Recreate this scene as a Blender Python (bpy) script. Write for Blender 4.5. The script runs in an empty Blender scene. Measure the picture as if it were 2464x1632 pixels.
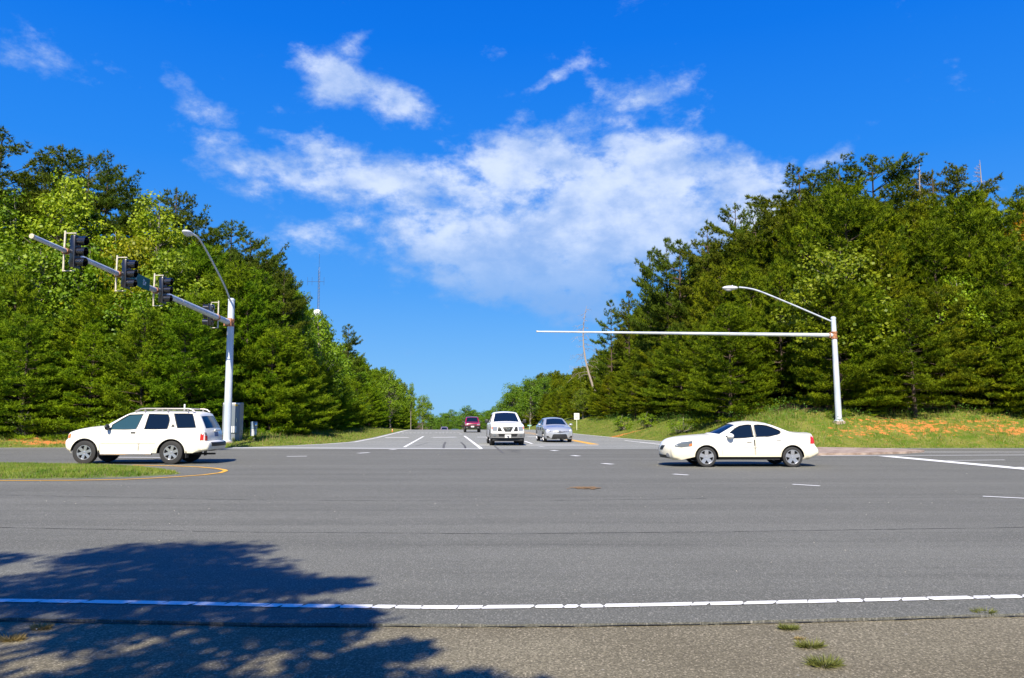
import bpy, bmesh, math, random
import numpy as np
from mathutils import Vector, Matrix
from mathutils.geometry import delaunay_2d_cdt

# ------------------------------------------------------------ camera
F = 1870.0                      # focal length in pixels of a 2464-wide frame
CAMZ = 1.55
PITCH = math.atan((1002 - 816) / F)
scene = bpy.context.scene
COL = scene.collection
cam_d = bpy.data.cameras.new('camera')
cam = bpy.data.objects.new('camera', cam_d)
COL.objects.link(cam)
cam.location = (0, 0, CAMZ)
cam.rotation_euler = (math.radians(90) + PITCH, 0, 0)
cam_d.sensor_width = 36.0
cam_d.lens = F / 2464 * 36
cam_d.clip_start = 0.1
cam_d.clip_end = 6000
scene.camera = cam

def ray(u, v):
    a = (u - 1232) / F; b = -(v - 816) / F
    return Vector((a, math.cos(PITCH) - b * math.sin(PITCH), math.sin(PITCH) + b * math.cos(PITCH)))
def P(u, v, y):                 # point seen at (u,v) at distance y
    d = ray(u, v)
    return Vector((0, 0, CAMZ)) + d * (y / d.y)
def G(u, v, z=0.0):             # point on level ground seen at (u,v)
    d = ray(u, v)
    return Vector((0, 0, CAMZ)) + d * ((z - CAMZ) / d.z)

# ------------------------------------------------------------ light
SUN_EL = math.radians(43)
SUN_AZ = math.radians(188)      # clockwise from +Y: behind the camera, a little to the left
sd = Vector((math.sin(SUN_AZ) * math.cos(SUN_EL), math.cos(SUN_AZ) * math.cos(SUN_EL), math.sin(SUN_EL)))
sun_d = bpy.data.lights.new('sun', 'SUN')
sun_d.energy = 5.0
sun_d.angle = math.radians(0.53)
sun_d.color = (1.0, 0.92, 0.76)
sun = bpy.data.objects.new('sun', sun_d)
sun.rotation_euler = sd.to_track_quat('Z', 'Y').to_euler()
COL.objects.link(sun)

scene.view_settings.view_transform = 'Standard'
scene.view_settings.look = 'None'
scene.view_settings.exposure = 0.78
scene.view_settings.gamma = 1
scene.view_settings.use_curve_mapping = False
scene.cycles.max_bounces = 6
scene.cycles.transparent_max_bounces = 6
scene.cycles.diffuse_bounces = 3
scene.cycles.glossy_bounces = 3

class NT:
    def __init__(s, tree):
        s.t = tree; s.n = tree.nodes; s.l = tree.links
    def node(s, typ, ins=None, **props):
        nd = s.n.new(typ)
        for k, v in props.items(): setattr(nd, k, v)
        if ins:
            for k, v in ins.items():
                sock = nd.inputs[k]
                if isinstance(v, bpy.types.NodeSocket): s.l.new(v, sock)
                else: sock.default_value = v
        return nd
    def math(s, op, a, b=None, c=None, clamp=False):
        ins = {0: a}
        if b is not None: ins[1] = b
        if c is not None: ins[2] = c
        return s.node('ShaderNodeMath', ins, operation=op, use_clamp=clamp).outputs[0]
    def vmath(s, op, a, b=None, out=0):
        ins = {0: a}
        if b is not None: ins[1] = b
        return s.node('ShaderNodeVectorMath', ins, operation=op).outputs[out]
    def mix(s, f, a, b, blend='MIX'):
        nd = s.n.new('ShaderNodeMix'); nd.data_type = 'RGBA'; nd.blend_type = blend
        for sock, v in ((nd.inputs[0], f), (nd.inputs[6], a), (nd.inputs[7], b)):
            if isinstance(v, bpy.types.NodeSocket): s.l.new(v, sock)
            else: sock.default_value = v
        return nd.outputs[2]
    def ramp(s, f, stops, interp='LINEAR'):
        nd = s.n.new('ShaderNodeValToRGB'); nd.color_ramp.interpolation = interp
        el = nd.color_ramp.elements
        while len(el) < len(stops): el.new(0.5)
        for e, (p, c) in zip(el, stops):
            e.position = p
            e.color = (c, c, c, 1) if isinstance(c, (int, float)) else tuple(c) + (1,) * (4 - len(c))
        s.l.new(f, nd.inputs[0])
        return nd.outputs[0]
    def smooth(s, x, a, b, lo=0.0, hi=1.0):
        nd = s.node('ShaderNodeMapRange', {0: x, 1: a, 2: b, 3: lo, 4: hi}, interpolation_type='SMOOTHSTEP')
        return nd.outputs[0]
    def noise(s, vec, scale, detail=4, rough=0.5, dist=0.0, w=None):
        ins = {'Vector': vec, 'Scale': scale, 'Detail': detail, 'Roughness': rough, 'Distortion': dist}
        return s.node('ShaderNodeTexNoise', ins).outputs[0]

# sky: Nishita air with drifting clouds, laid out by compass direction and height
world = bpy.data.worlds.new('World')
scene.world = world
world.use_nodes = True
w = NT(world.node_tree); w.n.clear()
sky = w.node('ShaderNodeTexSky', sky_type='NISHITA', sun_disc=False, sun_elevation=SUN_EL, sun_rotation=SUN_AZ,
             altitude=200.0, air_density=1.0, dust_density=0.25, ozone_density=3.0)
hsv = w.node('ShaderNodeHueSaturation', {'Hue': 0.508, 'Saturation': 1.42, 'Value': 1.0, 'Color': sky.outputs[0]})
tc = w.node('ShaderNodeTexCoord')
vdir = w.vmath('NORMALIZE', tc.outputs['Generated'])
sp = w.node('ShaderNodeSeparateXYZ', {0: vdir})
az = w.math('ARCTAN2', sp.outputs[0], sp.outputs[1])
el = w.math('ARCSINE', sp.outputs[2])
def ae(u, v):
    d = ray(u, v).normalized()
    return math.atan2(d.x, d.y), math.asin(d.z)
# warp the directions a little so the banks get ragged outlines
wn = w.node('ShaderNodeTexNoise', {'Vector': vdir, 'Scale': 9.0, 'Detail': 3.0})
wsub = w.vmath('SUBTRACT', wn.outputs[1], (0.5, 0.5, 0.5))
wsep = w.node('ShaderNodeSeparateXYZ', {0: wsub})
azw = w.math('MULTIPLY_ADD', wsep.outputs[0], 0.06, az)
elw = w.math('MULTIPLY_ADD', wsep.outputs[1], 0.045, el)
BANKS = [ # u, v, half width, half height, tilt deg (image, clockwise), strength
    (1340, 440, 210, 100, 10, 1.05), (1500, 350, 160, 70, -15, .6), (1640, 440, 220, 95, 25, 1.15), (1500, 540, 330, 110, 0, 1.2),
    (1150, 490, 280, 65, 5, .95), (1100, 560, 250, 80, 10, 1.05), (1330, 610, 300, 85, 5, 1.1), (1280, 690, 270, 66, 12, .9), (1440, 740, 190, 50, 0, .7), (1060, 610, 170, 50, 10, .75), (1600, 560, 200, 70, 0, .8), (1420, 330, 120, 60, -10, .7), (1450, 640, 250, 70, 0, .8), (930, 440, 130, 55, 10, .9), (1760, 400, 130, 60, 30, .8), (950, 620, 130, 40, 10, .5), (1230, 340, 90, 40, -10, .6), (1780, 480, 170, 100, 20, 1.0),
    (1560, 620, 160, 70, 0, .5), (1550, 225, 110, 45, -15, .6), (1330, 185, 60, 16, -30, .5),
    (800, 180, 120, 55, 20, .8), (950, 240, 110, 55, 10, .85), (760, 120, 110, 30, -10, .5), (850, 100, 60, 14, -30, .35),
    (630, 410, 180, 60, 5, .74), (780, 400, 90, 45, 25, .66), (530, 330, 70, 25, 0, .55), (700, 335, 80, 22, 10, .55),
    (720, 560, 110, 50, 10, .6), (520, 260, 80, 35, 0, .55), (430, 190, 90, 30, 25, .35), (230, 165, 110, 18, 12, .3), (60, 140, 110, 45, 10, .4),
    (920, 420, 70, 25, 0, .6), (1280, 650, 160, 60, 15, .5), (1960, 400, 70, 25, -20, .8), (630, 250, 40, 40, 40, .35), (480, 440, 90, 30, 10, .3), (1150, 120, 80, 20, 10, .22), (1100, 50, 30, 10, -30, .25)]
blue = w.ramp(w.math('MULTIPLY', el, 1.0 / 0.62), [(0.0, (.24, .60, 1.04)), (.10, (.18, .52, 1.04)), (.26, (.085, .40, 1.05)), (.50, (.026, .29, 1.02)), (.75, (.006, .21, .95)), (1.0, (.001, .15, .82))])
blue = w.vmath('SCALE', blue); blue.node.inputs[3].default_value = 7.4
skyc = w.mix(0.93, hsv.outputs[0], blue)
env = None
for (u, v, a, b, tilt, st) in BANKS:
    A, E = ae(u, v)
    ax, ex = ae(u + a, v)[0] - A, E - ae(u, v + b)[1]
    t = math.radians(tilt)
    dx = w.math('SUBTRACT', azw, A); dy = w.math('SUBTRACT', elw, E)
    # image y grows downwards: clockwise tilt there
    px = w.math('ADD', w.math('MULTIPLY', dx, math.cos(t) / ax), w.math('MULTIPLY', dy, -math.sin(t) / ax))
    py = w.math('ADD', w.math('MULTIPLY', dx, math.sin(t) / ex), w.math('MULTIPLY', dy, math.cos(t) / ex))
    r2 = w.math('ADD', w.math('MULTIPLY', px, px), w.math('MULTIPLY', py, py))
    g = w.math('MULTIPLY', w.math('EXPONENT', w.math('MULTIPLY', w.math('POWER', r2, 1.6), -0.42)), st)
    env = g if env is None else w.math('MAXIMUM', env, g)
mp = w.node('ShaderNodeMapping', {'Vector': vdir, 'Scale': (1.0, 1.0, 1.6), 'Location': (3.1, 1.7, 0.4)})
n1 = w.noise(mp.outputs[0], 9.5, 9, 0.6, 0.1)
n2 = w.noise(mp.outputs[0], 30.0, 7, 0.62)
nn = w.math('ADD', w.math('MULTIPLY', n1, 0.7), w.math('MULTIPLY', n2, 0.3))
den = w.math('MULTIPLY_ADD', w.math('SUBTRACT', nn, 0.52), 3.3, env)
dens = w.smooth(den, 0.22, 1.0)
shade = w.math('ADD', w.math('MULTIPLY', w.noise(mp.outputs[0], 13.0, 7, 0.6), .75), w.math('MULTIPLY', dens, .16))
cl_col = w.mix(w.smooth(shade, 0.36, 0.66), (2.9, 4.3, 7.3, 1), (6.6, 7.4, 8.9, 1))
low = w.smooth(el, 0.14, 0.25)
cl_col = w.mix(low, (2.0, 3.8, 7.2, 1), cl_col)
fac = w.math('MULTIPLY', dens, 0.86)
skymix = w.mix(fac, skyc, cl_col)
bg = w.node('ShaderNodeBackground', {'Color': skymix, 'Strength': 0.072})
out = w.node('ShaderNodeOutputWorld', {'Surface': bg.outputs[0]})

# ------------------------------------------------------------ helpers
def mat(name, color, rough=0.6, metal=0.0, spec=0.5, coat=0.0, trans=0.0):
    m = bpy.data.materials.new(name); m.use_nodes = True
    b = m.node_tree.nodes['Principled BSDF']
    b.inputs['Base Color'].default_value = (*color, 1)
    b.inputs['Roughness'].default_value = rough
    b.inputs['Metallic'].default_value = metal
    b.inputs['Specular IOR Level'].default_value = spec
    if coat:
        b.inputs['Coat Weight'].default_value = coat
        b.inputs['Coat Roughness'].default_value = 0.04
    return m
def vary(m, scale, dark, light, detail=5, coord='Object', stretch=(1, 1, 1), bump=0.0, bscale=None):
    """break a material's colour up with noise between two real colours of the surface"""
    t = NT(m.node_tree); b = m.node_tree.nodes['Principled BSDF']
    c = t.node('ShaderNodeTexCoord')
    mpp = t.node('ShaderNodeMapping', {'Vector': c.outputs[coord], 'Scale': stretch})
    n = t.noise(mpp.outputs[0], scale, detail, 0.6)
    col = t.mix(t.smooth(n, 0.35, 0.65), (*dark, 1), (*light, 1))
    t.l.new(col, b.inputs['Base Color'])
    if bump:
        n3 = t.noise(mpp.outputs[0], bscale or scale * 3, 4, 0.6)
        bp = t.node('ShaderNodeBump', {'Strength': bump, 'Distance': 0.02, 'Height': n3})
        t.l.new(bp.outputs[0], b.inputs['Normal'])
    return m

def mesh_data(name, verts, faces, smooth=False):
    me = bpy.data.meshes.new(name)
    me.from_pydata([tuple(v) for v in verts] if not isinstance(verts, np.ndarray) else verts.tolist(), [],
                   faces if not isinstance(faces, np.ndarray) else faces.tolist())
    if smooth: me.polygons.foreach_set('use_smooth', [True] * len(me.polygons))
    me.update()
    return me
def obj(name, data, material=None, parent=None, loc=None):
    o = bpy.data.objects.new(name, data)
    if material is not None and data is not None and not data.materials: data.materials.append(material)
    COL.objects.link(o)
    if parent is not None: o.parent = parent
    if loc is not None: o.location = loc
    return o
def tag(o, label=None, cat=None, group=None, kind=None):
    if label: o['label'] = label
    if cat: o['category'] = cat
    if group: o['group'] = group
    if kind: o['kind'] = kind
    return o
def thing(name, label, cat, loc=(0, 0, 0), rz=0.0, group=None, scale=None):
    o = bpy.data.objects.new(name, None)
    o.empty_display_size = 0.3
    COL.objects.link(o)
    o.location = loc; o.rotation_euler = (0, 0, rz)
    if scale is not None: o.scale = (scale,) * 3 if isinstance(scale, (int, float)) else scale
    return tag(o, label, cat, group)
def struct(name, data, material):
    return tag(obj(name, data, material), kind='structure')

class MB:
    """collects shapes into one mesh"""
    def __init__(s): s.v = []; s.f = []
    def add(s, vs, fs):
        k = len(s.v); s.v += [tuple(p) for p in vs]; s.f += [tuple(i + k for i in f) for f in fs]; return s
    def box(s, c, d, bev=0.0, M=None):
        x, y, z = d[0] / 2, d[1] / 2, d[2] / 2
        bm = bmesh.new(); bmesh.ops.create_cube(bm, size=1)
        bmesh.ops.scale(bm, vec=d, verts=bm.verts)
        if bev: bmesh.ops.bevel(bm, geom=bm.edges[:] , offset=bev, segments=2, affect='EDGES', profile=0.5)
        if M is not None: bmesh.ops.transform(bm, matrix=M, verts=bm.verts)
        bmesh.ops.translate(bm, vec=c, verts=bm.verts)
        bm.verts.ensure_lookup_table()
        s.add([v.co[:] for v in bm.verts], [[v.index for v in f.verts] for f in bm.faces]); bm.free(); return s
    def tube(s, pts, rad, n=10, cap=True):
        pts = [Vector(p) for p in pts]
        if isinstance(rad, (int, float)): rad = [rad] * len(pts)
        vs = []; fs = []
        up = None
        for i, p in enumerate(pts):
            d = (pts[min(i + 1, len(pts) - 1)] - pts[max(i - 1, 0)]).normalized()
            if up is None:
                up = Vector((0, 0, 1)) if abs(d.z) < .9 else Vector((1, 0, 0))
            a = d.cross(up).normalized(); b = d.cross(a).normalized(); up = -b if False else up
            for k in range(n):
                t = 2 * math.pi * k / n
                vs.append(p + (a * math.cos(t) + b * math.sin(t)) * rad[i])
        for i in range(len(pts) - 1):
            for k in range(n):
                fs.append((i * n + k, i * n + (k + 1) % n, (i + 1) * n + (k + 1) % n, (i + 1) * n + k))
        if cap:
            fs.append(tuple(range(n))[::-1]); fs.append(tuple((len(pts) - 1) * n + k for k in range(n)))
        return s.add(vs, fs)
    def lathe(s, prof, axis='Z', n=24, c=(0, 0, 0)):
        vs = []; fs = []
        for (r, h) in prof:
            for k in range(n):
                t = 2 * math.pi * k / n
                if axis == 'Z': p = (r * math.cos(t), r * math.sin(t), h)
                elif axis == 'Y': p = (r * math.cos(t), h, r * math.sin(t))
                else: p = (h, r * math.cos(t), r * math.sin(t))
                vs.append((p[0] + c[0], p[1] + c[1], p[2] + c[2]))
        for i in range(len(prof) - 1):
            for k in range(n):
                fs.append((i * n + k, i * n + (k + 1) % n, (i + 1) * n + (k + 1) % n, (i + 1) * n + k))
        return s.add(vs, fs)
    def ellip(s, c, r, n=16, m=10, M=None):
        vs = []; fs = []
        for i in range(m + 1):
            ph = math.pi * i / m
            for k in range(n):
                t = 2 * math.pi * k / n
                p = Vector((r[0] * math.sin(ph) * math.cos(t), r[1] * math.sin(ph) * math.sin(t), r[2] * math.cos(ph)))
                if M is not None: p = M @ p
                vs.append(p + Vector(c))
        for i in range(m):
            for k in range(n):
                fs.append((i * n + k, i * n + (k + 1) % n, (i + 1) * n + (k + 1) % n, (i + 1) * n + k))
        return s.add(vs, fs)
    def prism(s, poly, a, b, plane='XZ'):
        """poly swept between a and b on the third axis"""
        n = len(poly); vs = []
        for h in (a, b):
            for p in poly:
                vs.append({'XZ': (p[0], h, p[1]), 'YZ': (h, p[0], p[1]), 'XY': (p[0], p[1], h)}[plane])
        fs = [tuple(range(n))[::-1], tuple(range(n, 2 * n))] + [(i, (i + 1) % n, n + (i + 1) % n, n + i) for i in range(n)]
        return s.add(vs, fs)
    def build(s, name, material, parent=None, smooth=False, loc=None, fix=True):
        me = mesh_data(name, s.v, s.f, smooth)
        if fix:
            bm = bmesh.new(); bm.from_mesh(me); bmesh.ops.recalc_face_normals(bm, faces=bm.faces); bm.to_mesh(me); bm.free()
        if smooth:
            try: me.set_sharp_from_angle(angle=math.radians(38))
            except Exception: pass
        return obj(name, me, material, parent, loc)

# ------------------------------------------------------------ terrain shape
LE = [(38.9, -14.0), (39.6, -13.3), (41.6, -12.05), (44.5, -10.8), (48.3, -10.1), (60, -10.7), (85, -12.7), (400, -38.8), (900, -80)]
RE = [(38.2, 15.2), (39.2, 13.6), (41.5, 11.6), (45.3, 10.1), (51.7, 9.2), (58, 8.2), (74, 6.5), (85, 5.6), (400, -20.5), (900, -62)]
def xl(y): return np.interp(y, [a for a, b in LE], [b for a, b in LE])
def xr(y): return np.interp(y, [a for a, b in RE], [b for a, b in RE])
def base(y):
    y = np.asarray(y, float)
    return np.where(y < 40, 0, np.where(y < 92, -0.004 * (y - 40), np.where(y < 300, -0.208 - 0.004 * (y - 92) - 0.00022 * np.clip(y - 92, 0, 60) ** 2 - 0.026 * np.clip(y - 152, 0, None), -7.0 - 0.004 * (y - 300))))
def outside(x, y):              # metres outside the paved area (negative on it), and side
    sR = np.minimum(x - xr(y), y - 38.2); sL = np.minimum(xl(y) - x, y - 38.9)
    return sR, sL
def bank(x, y):
    sR, sL = outside(x, y)
    r = np.interp(sR, [0, .5, 3, 6, 12, 30, 60, 150], [0, .04, .75, 1.75, 3.4, 8.5, 12, 14])
    l = np.interp(sL, [0, .5, 3, 6, 12, 30, 60, 150], [0, .02, .22, .55, 1.7, 6.0, 9.5, 12])
    fade = np.interp(y, [0, 120, 230, 400], [1, 1, .35, .15])
    return (r + l) * fade
def height(x, y):
    x = np.asarray(x, float); y = np.asarray(y, float)
    sR, sL = outside(x, y); s = np.maximum(sR, sL)
    wob = 0.10 * np.sin(x * .9 + y * .37) * np.sin(y * .71 - x * .23) * np.clip(s / 5, 0, 1)
    return base(y) + bank(x, y) + wob

def axis(spec):
    out = []
    for a, b, st in spec: out += list(np.arange(a, b, st))
    out.append(spec[-1][1]); return np.array(out, float)
gx = axis([(-1500, -300, 120), (-300, -80, 20), (-80, -50, 3), (-50, 50, .8), (50, 80, 3), (80, 300, 20), (300, 1500, 120)])
gy = axis([(-400, -60, 40), (-60, 0, 10), (0, 36, 3), (36, 62, .55), (62, 130, 1.2), (130, 320, 4), (320, 1500, 60)])
X, Y = np.meshgrid(gx, gy)
sR, sL = outside(X, Y); S = np.maximum(sR, sL)
Z = height(X, Y) + np.where(S > .12, 0, -.05) + np.where(Y < 36, -.03, 0)
nx, ny = len(gx), len(gy)
verts = np.stack([X.ravel(), Y.ravel(), Z.ravel()], 1)
idx = np.arange(nx * ny).reshape(ny, nx)
faces = np.stack([idx[:-1, :-1], idx[:-1, 1:], idx[1:, 1:], idx[1:, :-1]], -1).reshape(-1, 4)
me = mesh_data('ground', verts, faces, True)
CLAY = [(G(1540, 1030, .9), 2.4, .8), (P(1600, 1040, 50), 2.0, .7), (P(1480, 1012, 62), 2.2, 1.0), (P(2200, 1036, 42), 4.2, .62), (P(2080, 1048, 41), 2.6, .5), (P(2330, 1038, 42), 2.8, .5), (P(2450, 1044, 41.5), 2.2, .75), (P(2140, 1030, 42.5), 2.2, .55),
        (P(135, 1062, 41.3), 2.2, 1.1), (P(60, 1052, 42.5), 2.5, .6), (P(2400, 1030, 43), 1.8, .5)]
def clay_at(x, y):
    c = np.zeros_like(x)
    for p, r, k in CLAY: c = np.maximum(c, k * np.exp(-(((x - p.x) / r) ** 2 + ((y - p.y) / max(.9, r * .42)) ** 2)))
    return c
at = me.attributes.new('clay', 'FLOAT', 'POINT'); at.data.foreach_set('value', clay_at(verts[:, 0], verts[:, 1]))
at = me.attributes.new('wood', 'FLOAT', 'POINT'); at.data.foreach_set('value', np.clip((S.ravel() - 5.5) / 2.0, 0, 1))
gm = bpy.data.materials.new('verge_ground'); gm.use_nodes = True
t = NT(gm.node_tree); b = t.n['Principled BSDF']; b.inputs['Roughness'].default_value = 0.95; b.inputs['Specular IOR Level'].default_value = 0.1
gc = t.node('ShaderNodeNewGeometry').outputs['Position']
na = t.noise(gc, 1.1, 6, .65); nb = t.noise(gc, 7.0, 5, .6); nc = t.noise(gc, 30, 3, .6)
g1 = t.mix(t.smooth(na, .38, .62), (.09, .15, .010, 1), (.22, .21, .04, 1))
g1 = t.mix(t.smooth(nb, .5, .75), g1, (.25, .21, .09, 1))
g1 = t.mix(t.math('MULTIPLY', t.smooth(nc, .45, .62), .5), g1, (.05, .09, .01, 1))
floor_c = t.mix(t.smooth(nb, .4, .65), (.05, .033, .02, 1), (.12, .075, .04, 1))
aw = t.node('ShaderNodeAttribute', attribute_name='wood').outputs['Fac']
ac = t.node('ShaderNodeAttribute', attribute_name='clay').outputs['Fac']
c2 = t.mix(t.smooth(t.math('MULTIPLY_ADD', nb, .5, aw), .55, .95), g1, floor_c)
clayc = t.mix(t.smooth(nc, .35, .65), (.50, .135, .02, 1), (.60, .27, .09, 1))
c3 = t.mix(t.smooth(t.math('ADD', ac, t.math('MULTIPLY', t.math('SUBTRACT', t.noise(gc, 2.6, 6, .72), .5), 3.4)), .45, .70), c2, clayc)
t.l.new(c3, b.inputs['Base Color'])
bp = t.node('ShaderNodeBump', {'Strength': .8, 'Distance': .08, 'Height': t.noise(gc, 9, 6, .7)}); t.l.new(bp.outputs[0], b.inputs['Normal'])
struct('ground', me, gm)

# ------------------------------------------------------------ paving
def asphalt(name, dark, light, agg, streak=True, aggscale=160, aggamt=.5, tar=True):
    m = bpy.data.materials.new(name); m.use_nodes = True
    t = NT(m.node_tree); b = t.n['Principled BSDF']
    b.inputs['Roughness'].default_value = .85; b.inputs['Specular IOR Level'].default_value = .25
    pos = t.node('ShaderNodeNewGeometry').outputs['Position']
    st = t.node('ShaderNodeMapping', {'Vector': pos, 'Scale': (.035, .85, 1)})
    n = t.noise(st.outputs[0], 1.0, 7, .62, .3)
    n2 = t.noise(pos, .35, 5, .6)
    f = t.math('ADD', t.math('MULTIPLY', n, .7 if streak else .2), t.math('MULTIPLY', n2, .3 if streak else .8))
    c = t.mix(t.smooth(f, .36, .64), (*dark, 1), (*light, 1))
    if streak:   # narrow dark wheel streaks along the lanes
        st2 = t.node('ShaderNodeMapping', {'Vector': pos, 'Scale': (.05, 2.6, 1), 'Location': (4, 2, 0)})
        n4 = t.noise(st2.outputs[0], 1.0, 6, .7, .5)
        c = t.mix(t.math('MULTIPLY', t.smooth(n4, .52, .70), .5), c, tuple(x * .55 for x in dark) + (1,))
        mid = t.noise(pos, 3.5, 5, .65)
        c = t.mix(t.math('MULTIPLY', t.smooth(mid, .48, .72), .18), c, (.24, .235, .22, 1))
    # stone chips in the binder
    vo = t.node('ShaderNodeTexVoronoi', {'Vector': pos, 'Scale': aggscale}, feature='F1')
    chip = t.math('MULTIPLY', t.smooth(vo.outputs['Distance'], .28, .1), aggamt)
    wn = t.node('ShaderNodeTexWhiteNoise', {'Vector': vo.outputs['Position']}, noise_dimensions='3D')
    chip = t.math('MULTIPLY', chip, wn.outputs['Value'])
    c = t.mix(chip, c, (*agg, 1))
    fine = t.noise(pos, 60 if streak else 42, 4, .75)
    c = t.mix(t.math('MULTIPLY', t.smooth(fine, .60, .40), .7), c, tuple(x * .4 for x in dark) + (1,))
    wv = t.node('ShaderNodeTexVoronoi', {'Vector': pos, 'Scale': 9.0}, feature='F1')
    ww = t.node('ShaderNodeTexWhiteNoise', {'Vector': wv.outputs['Position']}, noise_dimensions='3D')
    sp_ = t.math('MULTIPLY', t.smooth(wv.outputs['Distance'], .11, .07), t.math('GREATER_THAN', ww.outputs['Value'], .72))
    c = t.mix(t.math('MULTIPLY', sp_, .4), c, (.5, .48, .44, 1))
    grain = t.node('ShaderNodeTexWhiteNoise', {'Vector': t.node('ShaderNodeVectorMath', {0: pos, 1: (.011, .017, 1)}, operation='SNAP').outputs[0]}, noise_dimensions='3D').outputs['Value']
    c = t.mix(t.math('MULTIPLY', t.smooth(grain, .80, 1.0), (.30 if streak else .26)), c, (*agg, 1))
    c = t.mix(t.math('MULTIPLY', t.smooth(grain, .22, 0.0), .40 if streak else .45), c, tuple(x * .35 for x in dark) + (1,))
    mott = t.noise(pos, 11, 5, .7)
    c = t.mix(t.math('MULTIPLY', t.smooth(mott, .42, .66), .22), c, tuple(x * .6 for x in dark) + (1,))
    t.l.new(c, b.inputs['Base Color'])
    hb = t.math('ADD', t.math('MULTIPLY', fine, .6), t.math('MULTIPLY', vo.outputs['Distance'], .5))
    bp = t.node('ShaderNodeBump', {'Strength': .55, 'Distance': .006, 'Height': hb}); t.l.new(bp.outputs[0], b.inputs['Normal'])
    return m
M_ROAD = asphalt('asphalt', (.148, .147, .124), (.204, .202, .172), (.46, .43, .38), aggscale=120, aggamt=.75)
M_SIDE = asphalt('asphalt_pale', (.27, .275, .25), (.35, .355, .325), (.5, .48, .44), streak=True)
M_SHOULDER = asphalt('asphalt_old', (.165, .142, .090), (.255, .225, .150), (.66, .56, .40), streak=False, aggscale=62, aggamt=1.0)

def polyline_x(pts, xs):
    return np.interp(xs, [p[0] for p in pts], [p[1] for p in pts])
# near pavement edge, follows the lip of the shoulder
EDGE = [(-60, 6.35)] + [tuple(G(u, v)[:2]) for u, v in ((0, 1487), (300, 1492), (640, 1500), (1232, 1502), (1700, 1497), (2464, 1476))] + [(60, 6.4)]
rs = random.Random(5)
xs = np.concatenate([np.arange(-200, -12, 4), np.arange(-12, 12, .06), np.arange(12, 201, 4)])
ey = polyline_x(EDGE, xs) + np.array([rs.uniform(-.012, .012) if abs(x) < 12 else 0 for x in xs])
far = 38.05 + (xs < 0) * .85 * np.clip(-xs / 6, 0, 1)
mb = MB(); vs = []; 
for x, y in zip(xs, ey): vs += [(x, y, -.035), (x, y, 0.0), (x, 38.55 if x > -14 and x < 15 else (38.9 if x < 0 else 38.2), 0.0)]
fs = []
for i in range(len(xs) - 1):
    a = i * 3; fs += [(a, a + 3, a + 4, a + 1), (a + 1, a + 4, a + 5, a + 2)]
mb.add(vs, fs); o = mb.build('road', M_ROAD); tag(o, kind='structure')
me = mesh_data('shoulder', [(-200, -30, -.022), (200, -30, -.022), (200, 7.2, -.022), (-200, 7.2, -.022)], [(0, 1, 2, 3)])
struct('shoulder', me, M_SHOULDER)
# side road, paler paving, starts just inside the main road
ys = np.concatenate([np.arange(37.15, 60, .4), np.arange(60, 130, 1.5), np.arange(130, 420, 6)])
vs = []; fs = []; K = 9
for y in ys:
    a = float(xl(max(y, 38.9))) ; c = float(xr(max(y, 38.2)))
    if y < 38.9: a = -14.0
    if y < 38.2: c = 15.2 + 1.0 * 0
    for k in range(K):
        x = a + (c - a) * k / (K - 1)
        vs.append((x, y, float(base(y)) + (.004 if y < 40 else .006)))
for i in range(len(ys) - 1):
    for k in range(K - 1):
        a = i * K + k; fs.append((a, a + 1, a + K + 1, a + K))
struct('side_road', mesh_data('side_road', vs, fs), M_SIDE)

# ------------------------------------------------------------ painted markings
def paint(name, col, wear):
    m = mat(name, col, .65); t = NT(m.node_tree); b = t.n['Principled BSDF']
    pos = t.node('ShaderNodeNewGeometry').outputs['Position']
    n = t.noise(pos, 14, 6, .7)
    t.l.new(t.mix(t.math('MULTIPLY', t.smooth(n, .55, .75), wear), (*col, 1), (.22, .21, .2, 1)), b.inputs['Base Color'])
    return m
M_WHITE = paint('white_paint', (.80, .79, .76), .55)
M_YELLOW = paint('yellow_paint', (.78, .40, .03), .45)
def surf(x, y): return float(base(y)) + .011
def strip(mb_, pts, wd, step=1.0):
    """a painted strip along ground points (x,y), width wd"""
    P2 = []
    for (a, b) in zip(pts[:-1], pts[1:]):
        a = Vector(a); b = Vector(b); n = max(1, int((b - a).length / step))
        for k in range(n): P2.append(a.lerp(b, k / n))
    P2.append(Vector(pts[-1]))
    vs = []; fs = []
    for i, p in enumerate(P2):
        d = (P2[min(i + 1, len(P2) - 1)] - P2[max(0, i - 1)]).normalized(); nrm = Vector((-d.y, d.x)) * wd / 2
        for q in (p + nrm, p - nrm): vs.append((q.x, q.y, surf(q.x, q.y)))
    for i in range(len(P2) - 1): fs.append((2 * i, 2 * i + 1, 2 * i + 3, 2 * i + 2))
    mb_.add(vs, fs)
def g2(u, v, z=0.0): return tuple(G(u, v, z)[:2])
def py_(u, y): return ((u - 1232) / F * y * 1.0, y)
def mk(name, material, items):
    m_ = MB()
    for pts, wd in items: strip(m_, pts, wd)
    o = m_.build(name, material); tag(o, kind='structure'); return o
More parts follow.
